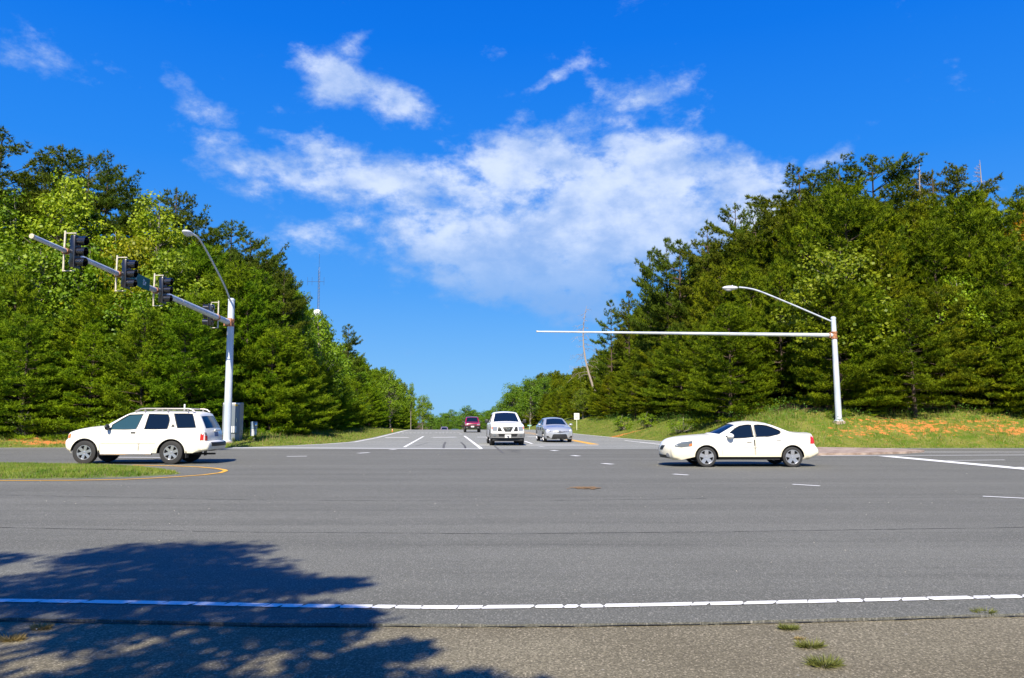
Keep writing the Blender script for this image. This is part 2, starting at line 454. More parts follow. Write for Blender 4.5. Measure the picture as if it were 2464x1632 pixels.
# near edge line: thermoplastic cracked into short slanted pieces
LINE = [(0, 1446), (350, 1451), (700, 1459), (1080, 1463), (1400, 1460), (1900, 1450), (2464, 1436)]
LP = [(-40, 7.0)] + [g2(u, v) for u, v in LINE] + [(40, 7.3)]
m_ = MB(); x = -14.0; rs = random.Random(11)
while x < 14:
    L = rs.choice([.14, .2, .24, .27, .3, .38]) * rs.uniform(.85, 1.15); x2 = x + L; sl = rs.uniform(-.02, .05)
    gap = rs.uniform(.004, .011)
    y0 = float(polyline_x(LP, x)); y1 = float(polyline_x(LP, x2)); hw = .056
    vs = []
    m_.add([(x - sl, y0 - hw + rs.uniform(-.004, .004), .006), (x2 - gap - sl, y1 - hw + rs.uniform(-.004, .004), .006),
            (x2 - gap + sl, y1 + hw + rs.uniform(-.004, .004), .006), (x + sl, y0 + hw + rs.uniform(-.004, .004), .006)], [(0, 1, 2, 3)])
    x = x2
o = m_.build('edge_line', M_WHITE); tag(o, kind='structure')
# stop lines, far edge lines
mk('stop_line', M_WHITE, [([g2(560, 1077.5), g2(900, 1079.5), g2(1160, 1081)], .36),
    ([g2(1146, 1071.2), g2(1440, 1071.2)], .40),
    ([(14.55, 30.6), (15.3, 21.0), (15.8, 17.5)], .62)])
mk('far_edge_line', M_WHITE, [([(-60, 38.55), (-30, 38.55), g2(0, 1079), g2(540, 1077.5)], .16),
    ([(xl(41.9) + .45, 41.9), (xl(44.5) + .4, 44.5), (xl(48.3) + .4, 48.3), (xl(60) + .4, 60), (xl(85) + .4, 85), (xl(160) + .4, 160)], .16),
    ([(xr(160) - .15, 160), (xr(85) - .15, 85), (xr(74) - .15, 74), (xr(58) - .15, 58), (xr(51.7) - .15, 51.7), (xr(45.3) - .15, 45.3), (xr(41.5) - .2, 41.5), (15.3, 37.95), (60, 37.95)], .15)])
def on(u, v):  # side-road point, follows the slight fall of the road
    p = G(u, v, 0)
    for _ in range(6): p = G(u, v, float(base(p.y)))
    return (p.x, p.y)
sl = [([on(1158, 1080.5), on(1117.6, 1049.5)], .17), ([on(973, 1076.6), on(1018.7, 1050.6)], .15),
      ([on(1281, 1068.5), on(1262, 1062)], .14), ([on(1503, 1060.5), on(1560, 1066.8), on(1640, 1076)], .18), ([on(1540, 1064), on(1640, 1070)], .14),
      ([on(1108, 1044.5), on(1110, 1045)], .3), ([on(1103, 1041), on(1105, 1041.2)], .3),
      ([on(927, 1053.6), on(983, 1053.2)], .85), ([on(1040, 1053), on(1097, 1052.4)], .85), ([on(1148, 1052.4), on(1176, 1052.4)], .7), ([on(1268, 1051.6), on(1300, 1051.2)], .7)]
for k in range(9): sl.append(([on(965 + k * 9.5 - 8, 1042.2), on(970 + k * 9.5 - 8, 1042.2)], .9))
for k in range(6): sl.append(([on(1048 + k * 8.6, 1042), on(1052.4 + k * 8.6, 1042)], .9))
mk('lane_line', M_WHITE, sl)
mk('turning_dash', M_WHITE, [([g2(u - a, v - a * s), g2(u + a, v + a * s)], wd) for u, v, a, s, wd in
    ((1303, 1075.5, 4, .05, .3), (1334, 1085, 6, .1, .28), (1385, 1097.5, 8, .1, .26), (1462, 1117, 12, .08, .22), (1638, 1143, 18, .07, .15), (1940, 1168.5, 33, .06, .12), (2435, 1199, 70, .05, .11),
     (714, 1098.7, 24, -.01, .22), (875, 1090.6, 13, -.06, .24), (945, 1082.8, 7, -.06, .25), (335, 1101.5, 62, 0.004, .22))] +
    [([g2(1975, 1097.2), g2(2464, 1095.6), (34, 30.9)], .2), ([g2(2279, 1109), g2(2418, 1107.5)], .13), ([g2(2218, 1087.2), (30, 33.6)], .12), ([g2(2218, 1090), (30, 32.7)], .1), ([g2(2430, 1125), (20, 23.4)], .14)])
mk('yellow_line', M_YELLOW, [([on(1439, 1070), on(1385, 1060), on(1330, 1051), on(1292, 1044.5), on(1264, 1040), (-3, 150)], .14), ([on(1424, 1070), on(1378, 1061), on(1322, 1051), (0.75, 85), (-3.35, 150)], .13),
    ([on(1432, 1070), on(1381, 1060.5)], .2)])
arc = [(0, 1117.5), (150, 1118), (275, 1119.8)]
arc2 = [(319, 1120), (420, 1122), (480, 1124.6), (520, 1128), (540, 1131.5), (543, 1134), (530, 1138.5), (490, 1143.5), (430, 1148), (360, 1152), (300, 1154.5), (180, 1156.8), (0, 1157.4)]
mk('median_line', M_YELLOW, [([(-40, 25.1)] + [g2(*p) for p in arc], .13), ([g2(*p) for p in arc2[:6]] , .14), ([g2(*p) for p in arc2[5:]] + [(-40, 18.6)], .13)])
# joints, cracks and rubber marks
M_TAR = mat('tar_joint', (.035, .034, .033), .9)
def joint(items, name, wd, seed, amp=.02, z=.0035):
    rs = random.Random(seed); m_ = MB()
    for pts in items:
        pts = [Vector(p) for p in pts]; P2 = []
        for a, b in zip(pts[:-1], pts[1:]):
            n = max(1, int((b - a).length / .12))
            for k in range(n): P2.append(a.lerp(b, k / n))
        P2.append(pts[-1]); off = 0; vs = []; fs = []
        for p in P2:
            off = off * .92 + rs.uniform(-amp, amp); w_ = wd * rs.uniform(.25, 1.2)
            h = float(base(p.y)) + (z if p.y < 36 else .009)
            vs += [(p.x + off * .2, p.y + off - w_ / 2, h), (p.x + off * .2, p.y + off + w_ / 2, h)]
        for i in range(len(P2) - 1): fs.append((2 * i, 2 * i + 2, 2 * i + 3, 2 * i + 1))
        m_.add(vs, fs)
    o = m_.build(name, M_TAR); tag(o, kind='structure')
joint([[(-12, 11.2)] + [g2(*p) for p in ((0, 1270), (600, 1281), (1232, 1285.5), (1800, 1279), (2464, 1269.5))] + [(14, 11.4)]], 'paving_joint', .022, 3, .006)
joint([[g2(*p) for p in ((0, 1191.7), (588, 1203), (1232, 1207), (1700, 1200))]], 'paving_joint', .028, 4, .008)
joint([[g2(*p) for p in ((-5, 1488.5), (300, 1493.5), (640, 1501.5), (1232, 1503.5), (1700, 1498.5), (2470, 1477.5))]], 'shoulder_crack', .022, 6, .006, z=-.012)
def skid(items):
    m_ = MB()
    for pts, wd in items: strip(m_, pts, wd, .3)
    return m_
M_SKID = mat('rubber_mark', (.095, .093, .09), .9)
o = skid([([on(1066, 1079), on(1067, 1071), on(1071, 1064)], .06), ([on(1068.5, 1079), on(1070, 1071), on(1073.5, 1064)], .06), ([on(1119, 1079), on(1117, 1073), on(1108, 1064)], .07), ([on(1121, 1079), on(1119, 1073), on(1111, 1065)], .06),
          ([on(1190, 1074), on(1200, 1082), on(1211, 1091)], .09), ([on(1030, 1066), on(1000, 1074)], .07), ([on(1220, 1083), on(1250, 1085)], .12), ([g2(1228, 1087), g2(1250, 1089)], .1)]).build('skid_mark', M_SKID); tag(o, kind='structure')
# tan concrete island on the right
m_ = MB(); pl = [g2(1790, 1086), g2(1850, 1081.5), g2(1981, 1080.5), g2(2100, 1082.5), g2(2200, 1086), g2(2224, 1088.5), g2(2180, 1092), g2(2080, 1095), g2(1960, 1096.3), g2(1830, 1093)]
m_.prism(pl, .0, .09, 'XY'); M_CONC = vary(mat('tan_concrete', (.4, .3, .24), .9), 2.0, (.24, .17, .13), (.40, .31, .25), bump=.3)
o = m_.build('traffic_island', M_CONC); tag(o, kind='structure')
# ------------------------------------------------------------ grass
def leaf_mat(name, c1, c2, rough=.55, trans=.35, spec=.35):
    """foliage: diffuse + light passing through; tinted per tree by the object's own colour"""
    m = bpy.data.materials.new(name); m.use_nodes = True
    t = NT(m.node_tree); t.n.clear()
    oi = t.node('ShaderNodeObjectInfo')
    pos = t.node('ShaderNodeNewGeometry')
    n = t.noise(pos.outputs['Position'], 1.3, 4, .6)
    rnd = t.node('ShaderNodeTexWhiteNoise', {'Vector': t.node('ShaderNodeVectorMath', {0: pos.outputs['Position'], 1: (.35, .35, .35)}, operation='SNAP').outputs[0]}, noise_dimensions='3D').outputs['Value']
    f = t.math('ADD', t.math('MULTIPLY', t.smooth(n, .38, .66), .5), t.math('MULTIPLY', t.math('POWER', rnd, 1.5), .5))
    c = t.mix(f, (*c1, 1), (*c2, 1))
    c = t.mix(1.0, c, oi.outputs['Color'], 'MULTIPLY')
    d = t.node('ShaderNodeBsdfPrincipled', {'Base Color': c, 'Roughness': rough, 'Specular IOR Level': spec})
    tr = t.node('ShaderNodeBsdfTranslucent', {'Color': t.mix(1.0, c, (1.25, 1.3, .7, 1), 'MULTIPLY')})
    mx = t.node('ShaderNodeMixShader', {0: trans, 1: d.outputs[0], 2: tr.outputs[0]})
    t.node('ShaderNodeOutputMaterial', {'Surface': mx.outputs[0]})
    return m
M_GRASS = leaf_mat('grass_blades', (.085, .17, .008), (.25, .30, .035), .6, .3)
M_DRY = leaf_mat('dry_grass', (.24, .17, .07), (.40, .31, .15), .7, .3)
M_TUFT = leaf_mat('tuft_blades', (.10, .12, .02), (.19, .19, .05), .6, .2)
M_WEED = leaf_mat('weed_leaves', (.07, .17, .012), (.13, .26, .03), .5, .3)

def tri_mesh(name, P0, D, W, side=None, rng=None, diamond=False):
    """narrow blades: P0 roots (n,3), D length vectors (n,3), W widths (n,)"""
    n = len(P0)
    if side is None:
        r = rng.normal(size=(n, 3)); side = np.cross(D, r); side /= np.linalg.norm(side, axis=1, keepdims=True) + 1e-9
    if diamond:
        m = P0 + D * .45
        V = np.stack([P0, m + side * W[:, None] / 2, P0 + D, m - side * W[:, None] / 2], 1).reshape(-1, 3); k = 4
    else:
        V = np.stack([P0 - side * W[:, None] / 2, P0 + side * W[:, None] / 2, P0 + D], 1).reshape(-1, 3); k = 3
    me = bpy.data.meshes.new(name)
    me.vertices.add(n * k); me.vertices.foreach_set('co', V.astype(np.float32).ravel())
    me.loops.add(n * k); me.loops.foreach_set('vertex_index', np.arange(n * k, dtype=np.int32))
    me.polygons.add(n); me.polygons.foreach_set('loop_start', np.arange(0, n * k, k, dtype=np.int32))
    me.update(calc_edges=True)
    return me
rng = np.random.default_rng(7)
def blades(x, y, z, h, wd, name, material, lean=.45):
    n = len(x)
    D = np.stack([rng.normal(0, lean, n), rng.normal(0, lean, n), np.ones(n)], 1); D /= np.linalg.norm(D, axis=1, keepdims=True)
    D *= (h * rng.uniform(.5, 1.3, n))[:, None]
    sd_ = np.stack([rng.normal(1, .6, n), rng.normal(0, .6, n), np.zeros(n)], 1); sd_ /= np.linalg.norm(sd_, axis=1, keepdims=True)
    return obj(name, tri_mesh(name, np.stack([x, y, z], 1), D, wd * rng.uniform(.6, 1.3, n), sd_), material)
# verge: blades on the banks left and right of the side road
n = 210000
x = rng.uniform(-36, 42, n); y = 38.3 + rng.random(n) ** 1.6 * 60
sR, sL = outside(x, y); s = np.maximum(sR, sL)
lim = np.where(sR > sL, 6.6, 6.0)
cl = clay_at(x, y); patch = np.sin(x * 1.7 + 2 * np.sin(y * 1.1)) * np.sin(y * 2.3 + x * .6)
keep = (s > .12) & (s < lim) & (rng.random(n) > cl * .95) & (rng.random(n) < .75 + .35 * patch) & (np.abs(x) < y * .75 + 3)
x, y, s = x[keep], y[keep], s[keep]; z = height(x, y)
hh = np.interp(s, [0, 1.5, 4, 7], [.07, .11, .22, .34]) * (1 + .5 * np.sin(x * 2.1) * np.sin(y * 1.3))
tag(blades(x, y, z, hh, .035, 'grass', M_GRASS), kind='stuff')
k = rng.random(len(x)) < .30
tag(blades(x[k] + .05, y[k], z[k], hh[k] * 1.15, .025, 'dry_grass', M_DRY), kind='stuff')
# leafy weeds along the foot of the woods
def leafy(name, x, y, z, h, size, per, material, spread=.25):
    n = len(x) * per
    xx = np.repeat(x, per) + rng.normal(0, spread, n); yy = np.repeat(y, per) + rng.normal(0, spread, n); zz = np.repeat(z, per) + np.repeat(h, per) * rng.random(n)
    D = rng.normal(size=(n, 3)); D[:, 2] = np.abs(D[:, 2]) * .6; D /= np.linalg.norm(D, axis=1, keepdims=True); D *= size * rng.uniform(.6, 1.3, (n, 1))
    return obj(name, tri_mesh(name, np.stack([xx, yy, zz], 1), D, np.full(n, size * .6), None, rng, True), material)
n = 5200
x = rng.uniform(-36, 42, n); y = 38.3 + rng.random(n) ** 1.4 * 50; sR, sL = outside(x, y); s = np.maximum(sR, sL)
keep = (s > 3.6) & (s < 9) & (clay_at(x, y) < .35) & (np.sin(x * 1.1) * np.sin(y * .9 + 1) > -.35)
x, y = x[keep], y[keep]; z = height(x, y)
tag(leafy('weeds', x, y, z, rng.uniform(.25, .9, len(x)), .10, 26, M_WEED), kind='stuff')
# median: low grassy mound
MED = [g2(*p) for p in ((-2600, 1121), (0, 1122.5), (150, 1124), (300, 1128), (380, 1132), (425, 1137.5), (436, 1140.5), (400, 1144), (330, 1147.5), (200, 1151.5), (0, 1153.5), (-2600, 1153))]
from mathutils import geometry as mgeo
def in_poly(px, py, poly):
    r = np.zeros(len(px), bool); n = len(poly); j = n - 1
    for i in range(n):
        xi, yi = poly[i]; xj, yj = poly[j]
        c = ((yi > py) != (yj > py)) & (px < (xj - xi) * (py - yi) / (yj - yi + 1e-12) + xi); r ^= c; j = i
    return r
def dist_poly(px, py, poly, closed=True):
    d = np.full(len(px), 1e9); n = len(poly)
    for i in range(n if closed else n - 1):
        ax, ay = poly[i]; bx, by = poly[(i + 1) % n]; vx, vy = bx - ax, by - ay; L = vx * vx + vy * vy + 1e-12
        tt = np.clip(((px - ax) * vx + (py - ay) * vy) / L, 0, 1); d = np.minimum(d, np.hypot(px - ax - tt * vx, py - ay - tt * vy))
    return d
mx_ = np.arange(-60, -8, .35); my_ = np.arange(18, 26, .3); A, B = np.meshgrid(mx_, my_); A = A.ravel(); B = B.ravel()
ins = in_poly(A, B, MED); dd = np.where(ins, dist_poly(A, B, MED), -dist_poly(A, B, MED))
zz = np.clip(dd, -.3, .9) * .14
idx = np.arange(len(A)).reshape(len(my_), len(mx_)); keepf = []
for i in range(len(my_) - 1):
    for j in range(len(mx_) - 1):
        q = (idx[i, j], idx[i, j + 1], idx[i + 1, j + 1], idx[i + 1, j])
        if max(dd[list(q)]) > 0: keepf.append(tuple(int(a) for a in q))
me = mesh_data('median', np.stack([A, B, zz], 1), keepf, True)
M_SOIL = vary(mat('median_soil', (.1, .12, .03), .95), 3, (.07, .11, .015), (.15, .15, .05), coord='Object')
struct('grass_median', me, M_SOIL)
n = 150000
x = rng.uniform(-24, -8.5, n); y = rng.uniform(18.4, 25, n); d_ = dist_poly(x, y, MED); keep = in_poly(x, y, MED) & (np.sin(x * 3 + y) * np.sin(y * 4) + rng.random(n) * 1.6 > .1) & (rng.random(n) < d_ * 5)
x, y = x[keep], y[keep]; z = np.clip(d_[keep], 0, .9) * .14
tag(blades(x, y, z, .085, .018, 'median_grass', M_GRASS), kind='stuff')
k = rng.random(len(x)) < .10
tag(blades(x[k], y[k], z[k], .10, .012, 'median_dry_grass', M_DRY), kind='stuff')
# tufts growing out of the shoulder's cracks
TUFT = [(1898, 1514, .10, 'small yellow green grass tuft at the top of the shoulder crack'), (1950, 1557, .13, 'bright grass tuft halfway along the shoulder crack'), (1984, 1602, .15, 'widest grass tuft, nearest in the shoulder crack'),
        (2369, 1479, .13, 'spreading grass tuft on the pavement lip at far right'), (1424, 1501, .06, 'thin flat weed in the pavement lip near the middle'), (2023, 1491, .04, 'tiny yellow green weed in the pavement lip'),
        (99, 1513, .11, 'brownish weed tuft in the tree shadow beside the pavement lip'), (28, 1541, .12, 'brownish weed tuft in the tree shadow at the left edge'), (1925, 1538, .05, 'tiny reddish weed between two crack tufts')]
for u, v, r, lab in TUFT:
    g = G(u, v, -.02); r *= .72; n = int(3800 * r) + 40
    a = rng.uniform(0, 6.283, n); rr = r * np.sqrt(rng.random(n)) * .55
    
    D = np.stack([np.cos(a) * rng.uniform(.3, 1, n), np.sin(a) * rng.uniform(.3, 1, n), rng.uniform(.08, .8, n)], 1); D /= np.linalg.norm(D, axis=1, keepdims=True); D *= (r * rng.uniform(.35, .9, n))[:, None]
    P0 = np.stack([g.x + np.cos(a) * rr * 1.3, g.y + np.sin(a) * rr * .5, np.full(n, -.022)], 1)
    tag(obj('grass_tuft', tri_mesh('grass_tuft', P0, D, np.full(n, .005), None, rng, True), M_DRY if 'brown' in lab or 'red' in lab else M_TUFT), lab, 'weed', 'weeds growing in the shoulder cracks')
joint([[g2(1888, 1506), g2(1905, 1522), g2(1925, 1536), g2(1950, 1560), g2(1975, 1578), g2(2010, 1604), g2(2085, 1650)]], 'shoulder_crack', .014, 8, .012, z=-.018)
joint([[g2(1950, 1560), g2(1985, 1600), g2(2010, 1632), g2(2030, 1660)]], 'shoulder_crack', .008, 9, .012, z=-.018)
# leaf litter and grit on the road
M_LITTER = mat('dead_leaf', (.22, .13, .05), .8); M_CHIP = mat('grit', (.42, .39, .34), .8)
m_ = MB(); rs = random.Random(21)
for i in range(70):
    u, v = 1410 + rs.gauss(0, 17), 1175 + rs.gauss(0, 1.4); p = G(u, v); a = rs.uniform(0, 6.28); s = rs.uniform(.02, .07)
    m_.add([(p.x + s * math.cos(a + k * 1.57) * (1.6 if k % 2 else 1), p.y + s * math.sin(a + k * 1.57), .008 + .01 * rs.random()) for k in range(4)], [(0, 1, 2, 3)])
tag(m_.build('leaf_litter', M_LITTER), kind='stuff')
m_ = MB()
for i in range(120):
    y = rs.choice([rs.uniform(4.5, 9), rs.uniform(9, 18), rs.uniform(13.8, 15.4), rs.uniform(18, 36)]); x = rs.uniform(-.6, .6) * y; s = rs.uniform(.002, .006) * (1 + y / 14)
    m_.box((x, y, s * .4), (s, s * 1.2, s * .8))
tag(m_.build('grit', M_CHIP, fix=False), kind='stuff')

# ------------------------------------------------------------ trees
M_BARK = vary(mat('pine_bark', (.12, .085, .06), .95), 6, (.05, .035, .025), (.13, .09, .065), stretch=(1, 1, .3), bump=.5)
M_BARKG = vary(mat('grey_bark', (.2, .18, .15), .95), 6, (.12, .10, .08), (.30, .27, .23), stretch=(1, 1, .3), bump=.5)
M_PINE = leaf_mat('pine_needles', (.038, .092, .004), (.28, .385, .012), .6, .24, .08)
M_PINE_OLD = leaf_mat('old_pine_needles', (.038, .068, .005), (.15, .185, .014), .6, .2, .08)
M_LEAF = leaf_mat('broad_leaves', (.075, .15, .006), (.25, .35, .018), .5, .3, .25)
M_TWIG = mat('dead_wood', (.32, .27, .23), .9)

def trunk_mb(H, r, bend, rr):
    m_ = MB(); pts = []; rad = []
    for i in range(9):
        t_ = i / 8; pts.append((bend[0] * math.sin(t_ * 2.2) , bend[1] * math.sin(t_ * 2.9), H * t_)); rad.append(r * (1 - t_) ** .8 + .015)
    m_.tube(pts, rad, 7); return m_, (lambda z: Vector((bend[0] * math.sin(z / H * 2.2), bend[1] * math.sin(z / H * 2.9), z)))
def pine_proto(seed, H, R, z0, young=True, gap=.0, sparse=1.0):
    rr = random.Random(seed); r_ = np.random.default_rng(seed); pw = rr.uniform(.45, .75)
    tm, ax = trunk_mb(H, .012 * H, (rr.uniform(-.25, .25), rr.uniform(-.2, .2)), rr)
    C = []; D = []
    z = z0
    while z < H * .985:
        ew = rr.uniform(-.14, .16); az0 = rr.uniform(0, 6.283); kk = 0
        t_ = (z - z0) / (H - z0)
        if young: L0 = R * (1.02 - t_) ** pw * (.55 + .45 * min(1, (t_ + .12) * 4)) + .18
        else: L0 = R * (math.sin(math.pi * min(1, max(.12, t_ * .80 + .22))) ** .7) * (1 if t_ < .8 else .8) + .15
        for k in range(rr.choice([6, 7, 8]) if young else rr.choice([4, 4, 5, 6])):
            if rr.random() < gap: continue
            kk += 1; a = az0 + kk * 6.283 / 7 + rr.uniform(-.35, .35) if young else rr.uniform(0, 6.283); L = L0 * rr.choice([.5, .8, 1, 1, 1.15, 1.3]) * rr.uniform(.9, 1.1)
            zb = z + rr.uniform(-.06, .06); e0 = (ew + math.radians(rr.uniform(-3, 6)) + t_ * .75) if young else (math.radians(rr.uniform(-12, 16)) + t_ * .5)
            B = ax(min(zb, H)); hd = Vector((math.cos(a), math.sin(a), 0)); sdv = Vector((-math.sin(a), math.cos(a), 0))
            sag = rr.uniform(-.10, .16) if young else rr.uniform(-.06, .14)
            fp = lambda q: B + hd * (L * q * math.cos(e0)) + Vector((0, 0, L * (q * math.sin(e0) + sag * q * q - .10 * q * (1 - q) * 4 * .5)))
            tm.tube([fp(0), fp(.5), fp(.97)], [max(.012, .012 * L + .008), .012, .005], 3, False)
            nt = max(4, int(L / (.145 if young else .17)))
            for j in range(nt):
                q = .34 + .68 * (j + rr.random() * .6) / nt if young else .42 + .6 * (j + rr.random() * .6) / nt
                c = fp(min(q, 1.02)); s_ = 1 if j % 2 else -1
                tl = (L * .34 * (1.1 - min(q, 1)) + .22) * rr.uniform(.7, 1.3)
                td = (hd * .75 + sdv * s_ * rr.uniform(.5, 1.1) + Vector((0, 0, rr.uniform(-.05, .35)))).normalized()
                m = max(1, int(tl / .17))
                for i in range(m):
                    if rr.random() > sparse: continue
                    p = c + td * tl * (i + .7) / m + Vector((rr.gauss(0, .03), rr.gauss(0, .03), rr.gauss(0, .03)))
                    C.append(p); D.append((td * .55 + Vector((0, 0, .75 if young else .6)) + Vector((rr.gauss(0, .25), rr.gauss(0, .25), 0))).normalized())
            C.append(fp(1.0)); D.append((hd * .5 + Vector((0, 0, .85))).normalized())
        z += (rr.uniform(.42, .70) if t_ < .75 else rr.uniform(.28, .45)) if young else rr.uniform(.45, .95)
    for q in range(5): C.append(ax(H * .97) + Vector((rr.gauss(0, .05), rr.gauss(0, .05), q * .08))); D.append(Vector((0, 0, 1)))
    C = np.array([c[:] for c in C]); D = np.array([d[:] for d in D]); k = 12 if young else 13
    n = len(C) * k
    P0 = np.repeat(C, k, 0) + r_.normal(0, .025, (n, 3)); DD = np.repeat(D, k, 0) + r_.normal(0, .62 if young else .8, (n, 3))
    DD /= np.linalg.norm(DD, axis=1, keepdims=True); DD *= r_.uniform(.13, .30, (n, 1))
    tri = tri_mesh('pine_crown', P0, DD, r_.uniform(.034, .062, n), None, r_)
    tr = tm.build('t', M_BARK, fix=False); td_ = tr.data; bpy.data.objects.remove(tr)
    return td_, tri, H
def broad_proto(seed, H, R, zc, rz, leaf=.17, n_cl=85, per=110, bark=None):
    rr = random.Random(seed); r_ = np.random.default_rng(seed)
    tm, ax = trunk_mb(H * .92, .016 * H, (rr.uniform(-.3, .3), rr.uniform(-.3, .3)), rr)
    Ps = []; Ns = []
    for i in range(n_cl):
        ph = math.acos(rr.uniform(-.85, 1)); a = rr.uniform(0, 6.283); q = rr.uniform(.45, 1.0)
        taper = 1 - .35 * max(0, math.cos(ph))
        c = Vector((R * q * math.sin(ph) * math.cos(a) * taper, R * q * math.sin(ph) * math.sin(a) * taper, zc + rz * q * math.cos(ph)))
        cr = rr.uniform(.38, .8) * R / 2.6
        b0 = ax(max(H * .12, min(H * .85, c.z - rr.uniform(.6, 1.6))))
        mid = b0.lerp(c, .55) + Vector((0, 0, -.15))
        tm.tube([b0, mid, c], [.045, .025, .008], 3, False)
        m = int(per * rr.uniform(.6, 1.3))
        d = r_.normal(size=(m, 3)); d /= np.linalg.norm(d, axis=1, keepdims=True)
        rad = cr * r_.uniform(.35, 1.0, (m, 1)) ** .6; p = np.array(c[:]) + d * rad * np.array([1.15, 1.15, .75]); Ps.append(p)
        nn_ = d * .8 + np.array([0, 0, .5]) + r_.normal(0, .55, (m, 3)); Ns.append(nn_ / np.linalg.norm(nn_, axis=1, keepdims=True))
    Pp = np.concatenate(Ps); Nn = np.concatenate(Ns); n = len(Pp)
    r = r_.normal(size=(n, 3)); D = np.cross(Nn, r); D /= np.linalg.norm(D, axis=1, keepdims=True); side = np.cross(Nn, D)
    L = leaf * r_.uniform(.65, 1.25, n)
    me = tri_mesh('leaf_crown', Pp, D * L[:, None], L * .85, side, None, True)
    tr = tm.build('t', bark or M_BARKG, fix=False); td_ = tr.data; bpy.data.objects.remove(tr)
    return td_, me, H
def dead_proto(seed, H, R, lean=0.0, droop=False):
    rr = random.Random(seed); m_, ax = trunk_mb(H, .012 * H, (lean, .1), rr)
    z = H * .35
    while z < H * .98:
        L = R * rr.uniform(.4, 1.1) * (1.15 - z / H); a = rr.uniform(0, 6.283); b = ax(z); q = Vector((math.cos(a), math.sin(a), rr.uniform(-.1, .5) if not droop else rr.uniform(-.2, .2)))
        e = b + q * L; m_.tube([b, b + q * L * .5 + Vector((0, 0, -.05)), e + Vector((0, 0, -.35 * L if droop else .1))], [.022, .014, .006], 4, False)
        for k in range(5):
            c = b + q * L * rr.uniform(.3, 1); dd_ = Vector((rr.gauss(0, 1), rr.gauss(0, 1), rr.gauss(-.9 if droop else .2, .6))).normalized() * L * .4
            m_.tube([c, c + dd_], [.010, .004], 3, False)
        z += rr.uniform(.1, .3)
    tr = m_.build('t', M_TWIG, fix=False); td_ = tr.data; bpy.data.objects.remove(tr); return td_, None, H

YP = [pine_proto(s, 10, R, z0) for s, R, z0 in ((1, 2.9, .3), (2, 2.7, .25), (3, 3.2, .4), (4, 2.6, .3), (5, 3.0, .3), (6, 2.8, 1.3), (7, 3.3, .8))]
OP = [pine_proto(s, 16, R, z0, False, g_, .92) for s, R, z0, g_ in ((11, 3.9, 6.5, .06), (12, 3.4, 5.5, .05), (13, 4.2, 7.6, .1), (14, 3.1, 5.0, .05))]
MP = [pine_proto(s, 13, R, z0, False, .03, 1.0) for s, R, z0 in ((15, 3.4, 1.2), (16, 3.0, .8))]
BT = [broad_proto(21, 15, 3.0, 9.2, 5.6, .19, 120, 100), broad_proto(22, 14, 2.7, 8.6, 5.2, .19, 105, 100), broad_proto(23, 8, 2.4, 4.4, 3.4, .16, 90, 90), broad_proto(24, 10, 3.2, 5.6, 4.2, .2, 110, 90)]
SH = [broad_proto(25, 2.0, 1.1, 1.0, .85, .10, 34, 60), broad_proto(26, 1.6, 1.3, .75, .7, .09, 36, 60)]
for lst, m_ in ((YP, M_PINE), (OP, M_PINE_OLD), (MP, M_PINE_OLD), (BT, M_LEAF), (SH, M_LEAF)):
    for td_, cd, H in lst:
        cd.materials.clear(); cd.materials.append(m_)
TREES = []
rt = random.Random(77)
def plant(proto, kind, x, y, ztop, label, cat, group, tint=(1, 1, 1), wide=1.0, z=None):
    td_, cd, H = proto
    zb = float(height(x, y)) - .08 if z is None else z
    s = max(.25, (ztop - zb) / H)
    sxy = s * wide
    r = thing(kind, label, cat, (x, y, zb), rt.uniform(0, 6.283), group, (sxy, sxy, s))
    t_ = obj('trunk', td_, None, r)
    if cd is not None:
        c = obj('crown', cd, None, r); c.color = (*tint, 1)
    TREES.append(r); return r
def tint(j=.12, warm=0.0):
    b = rt.uniform(1 - j, 1 + j); return (b * (1 + warm + rt.uniform(-.1, .16)), b, b * rt.uniform(.75, 1.1))
# distinct trees: (pixel x, pixel y of the top, distance, prototype, label)
def T(u, v, y, proto, kind, label, cat='tree', group=None, tn=None, wide=1.0):
    p = P(u, v, y); return plant(proto, kind, p.x, p.y, p.z, label, cat, group, tn or tint(.08), wide)
GL = 'tall dark pines on the left skyline'; GR = 'tall dark pines on the right skyline'
L = [(8, 322, 58, 0, 1.25, 'tallest dark pine cut off by the left edge of the photo'), (60, 418, 60, 3, 1.1, 'low dark pine in the dip right of the tallest left pine'), (150, 347, 63, 1, 1.05, 'dark pine with a pointed top behind the big bright poplar'),
     (215, 372, 61, 2, 1.0, 'broad dark pine just right of the big bright poplar'), (262, 398, 60, 0, .95, 'dark pine on the right shoulder of the broad pine'), (112, 415, 66, 1, .9, 'dark pine behind the left flank of the big poplar'), (318, 452, 62, 3, .75, 'thin scraggly pine between the two bright poplars'),
     (425, 450, 60, 1, .95, 'dark pine with layered limbs just right of the second poplar'), (462, 505, 62, 2, .8, 'dark pine down slope from the layered one'), (508, 548, 63, 3, .8, 'dark pine above the lamp arm of the left mast'), (556, 528, 61, 1, .9, 'dark pine above the left signal pole'),
     (602, 570, 60, 0, .9, 'dark flat topped pine right of the left signal pole'), (640, 598, 59, 2, .8, 'dark pine with long drooping right limbs'), (684, 640, 58, 1, .75, 'last dark skyline pine before the radio mast'), (28, 470, 66, 2, 1.0, 'dark pine standing behind the left edge poplars')]
for u, v, y, k, wd, lab in L: T(u, v, y, OP[k], 'pine_tree', lab, 'pine tree', GL, (rt.uniform(.85, 1.1), 1, rt.uniform(.9, 1.2)), wd)
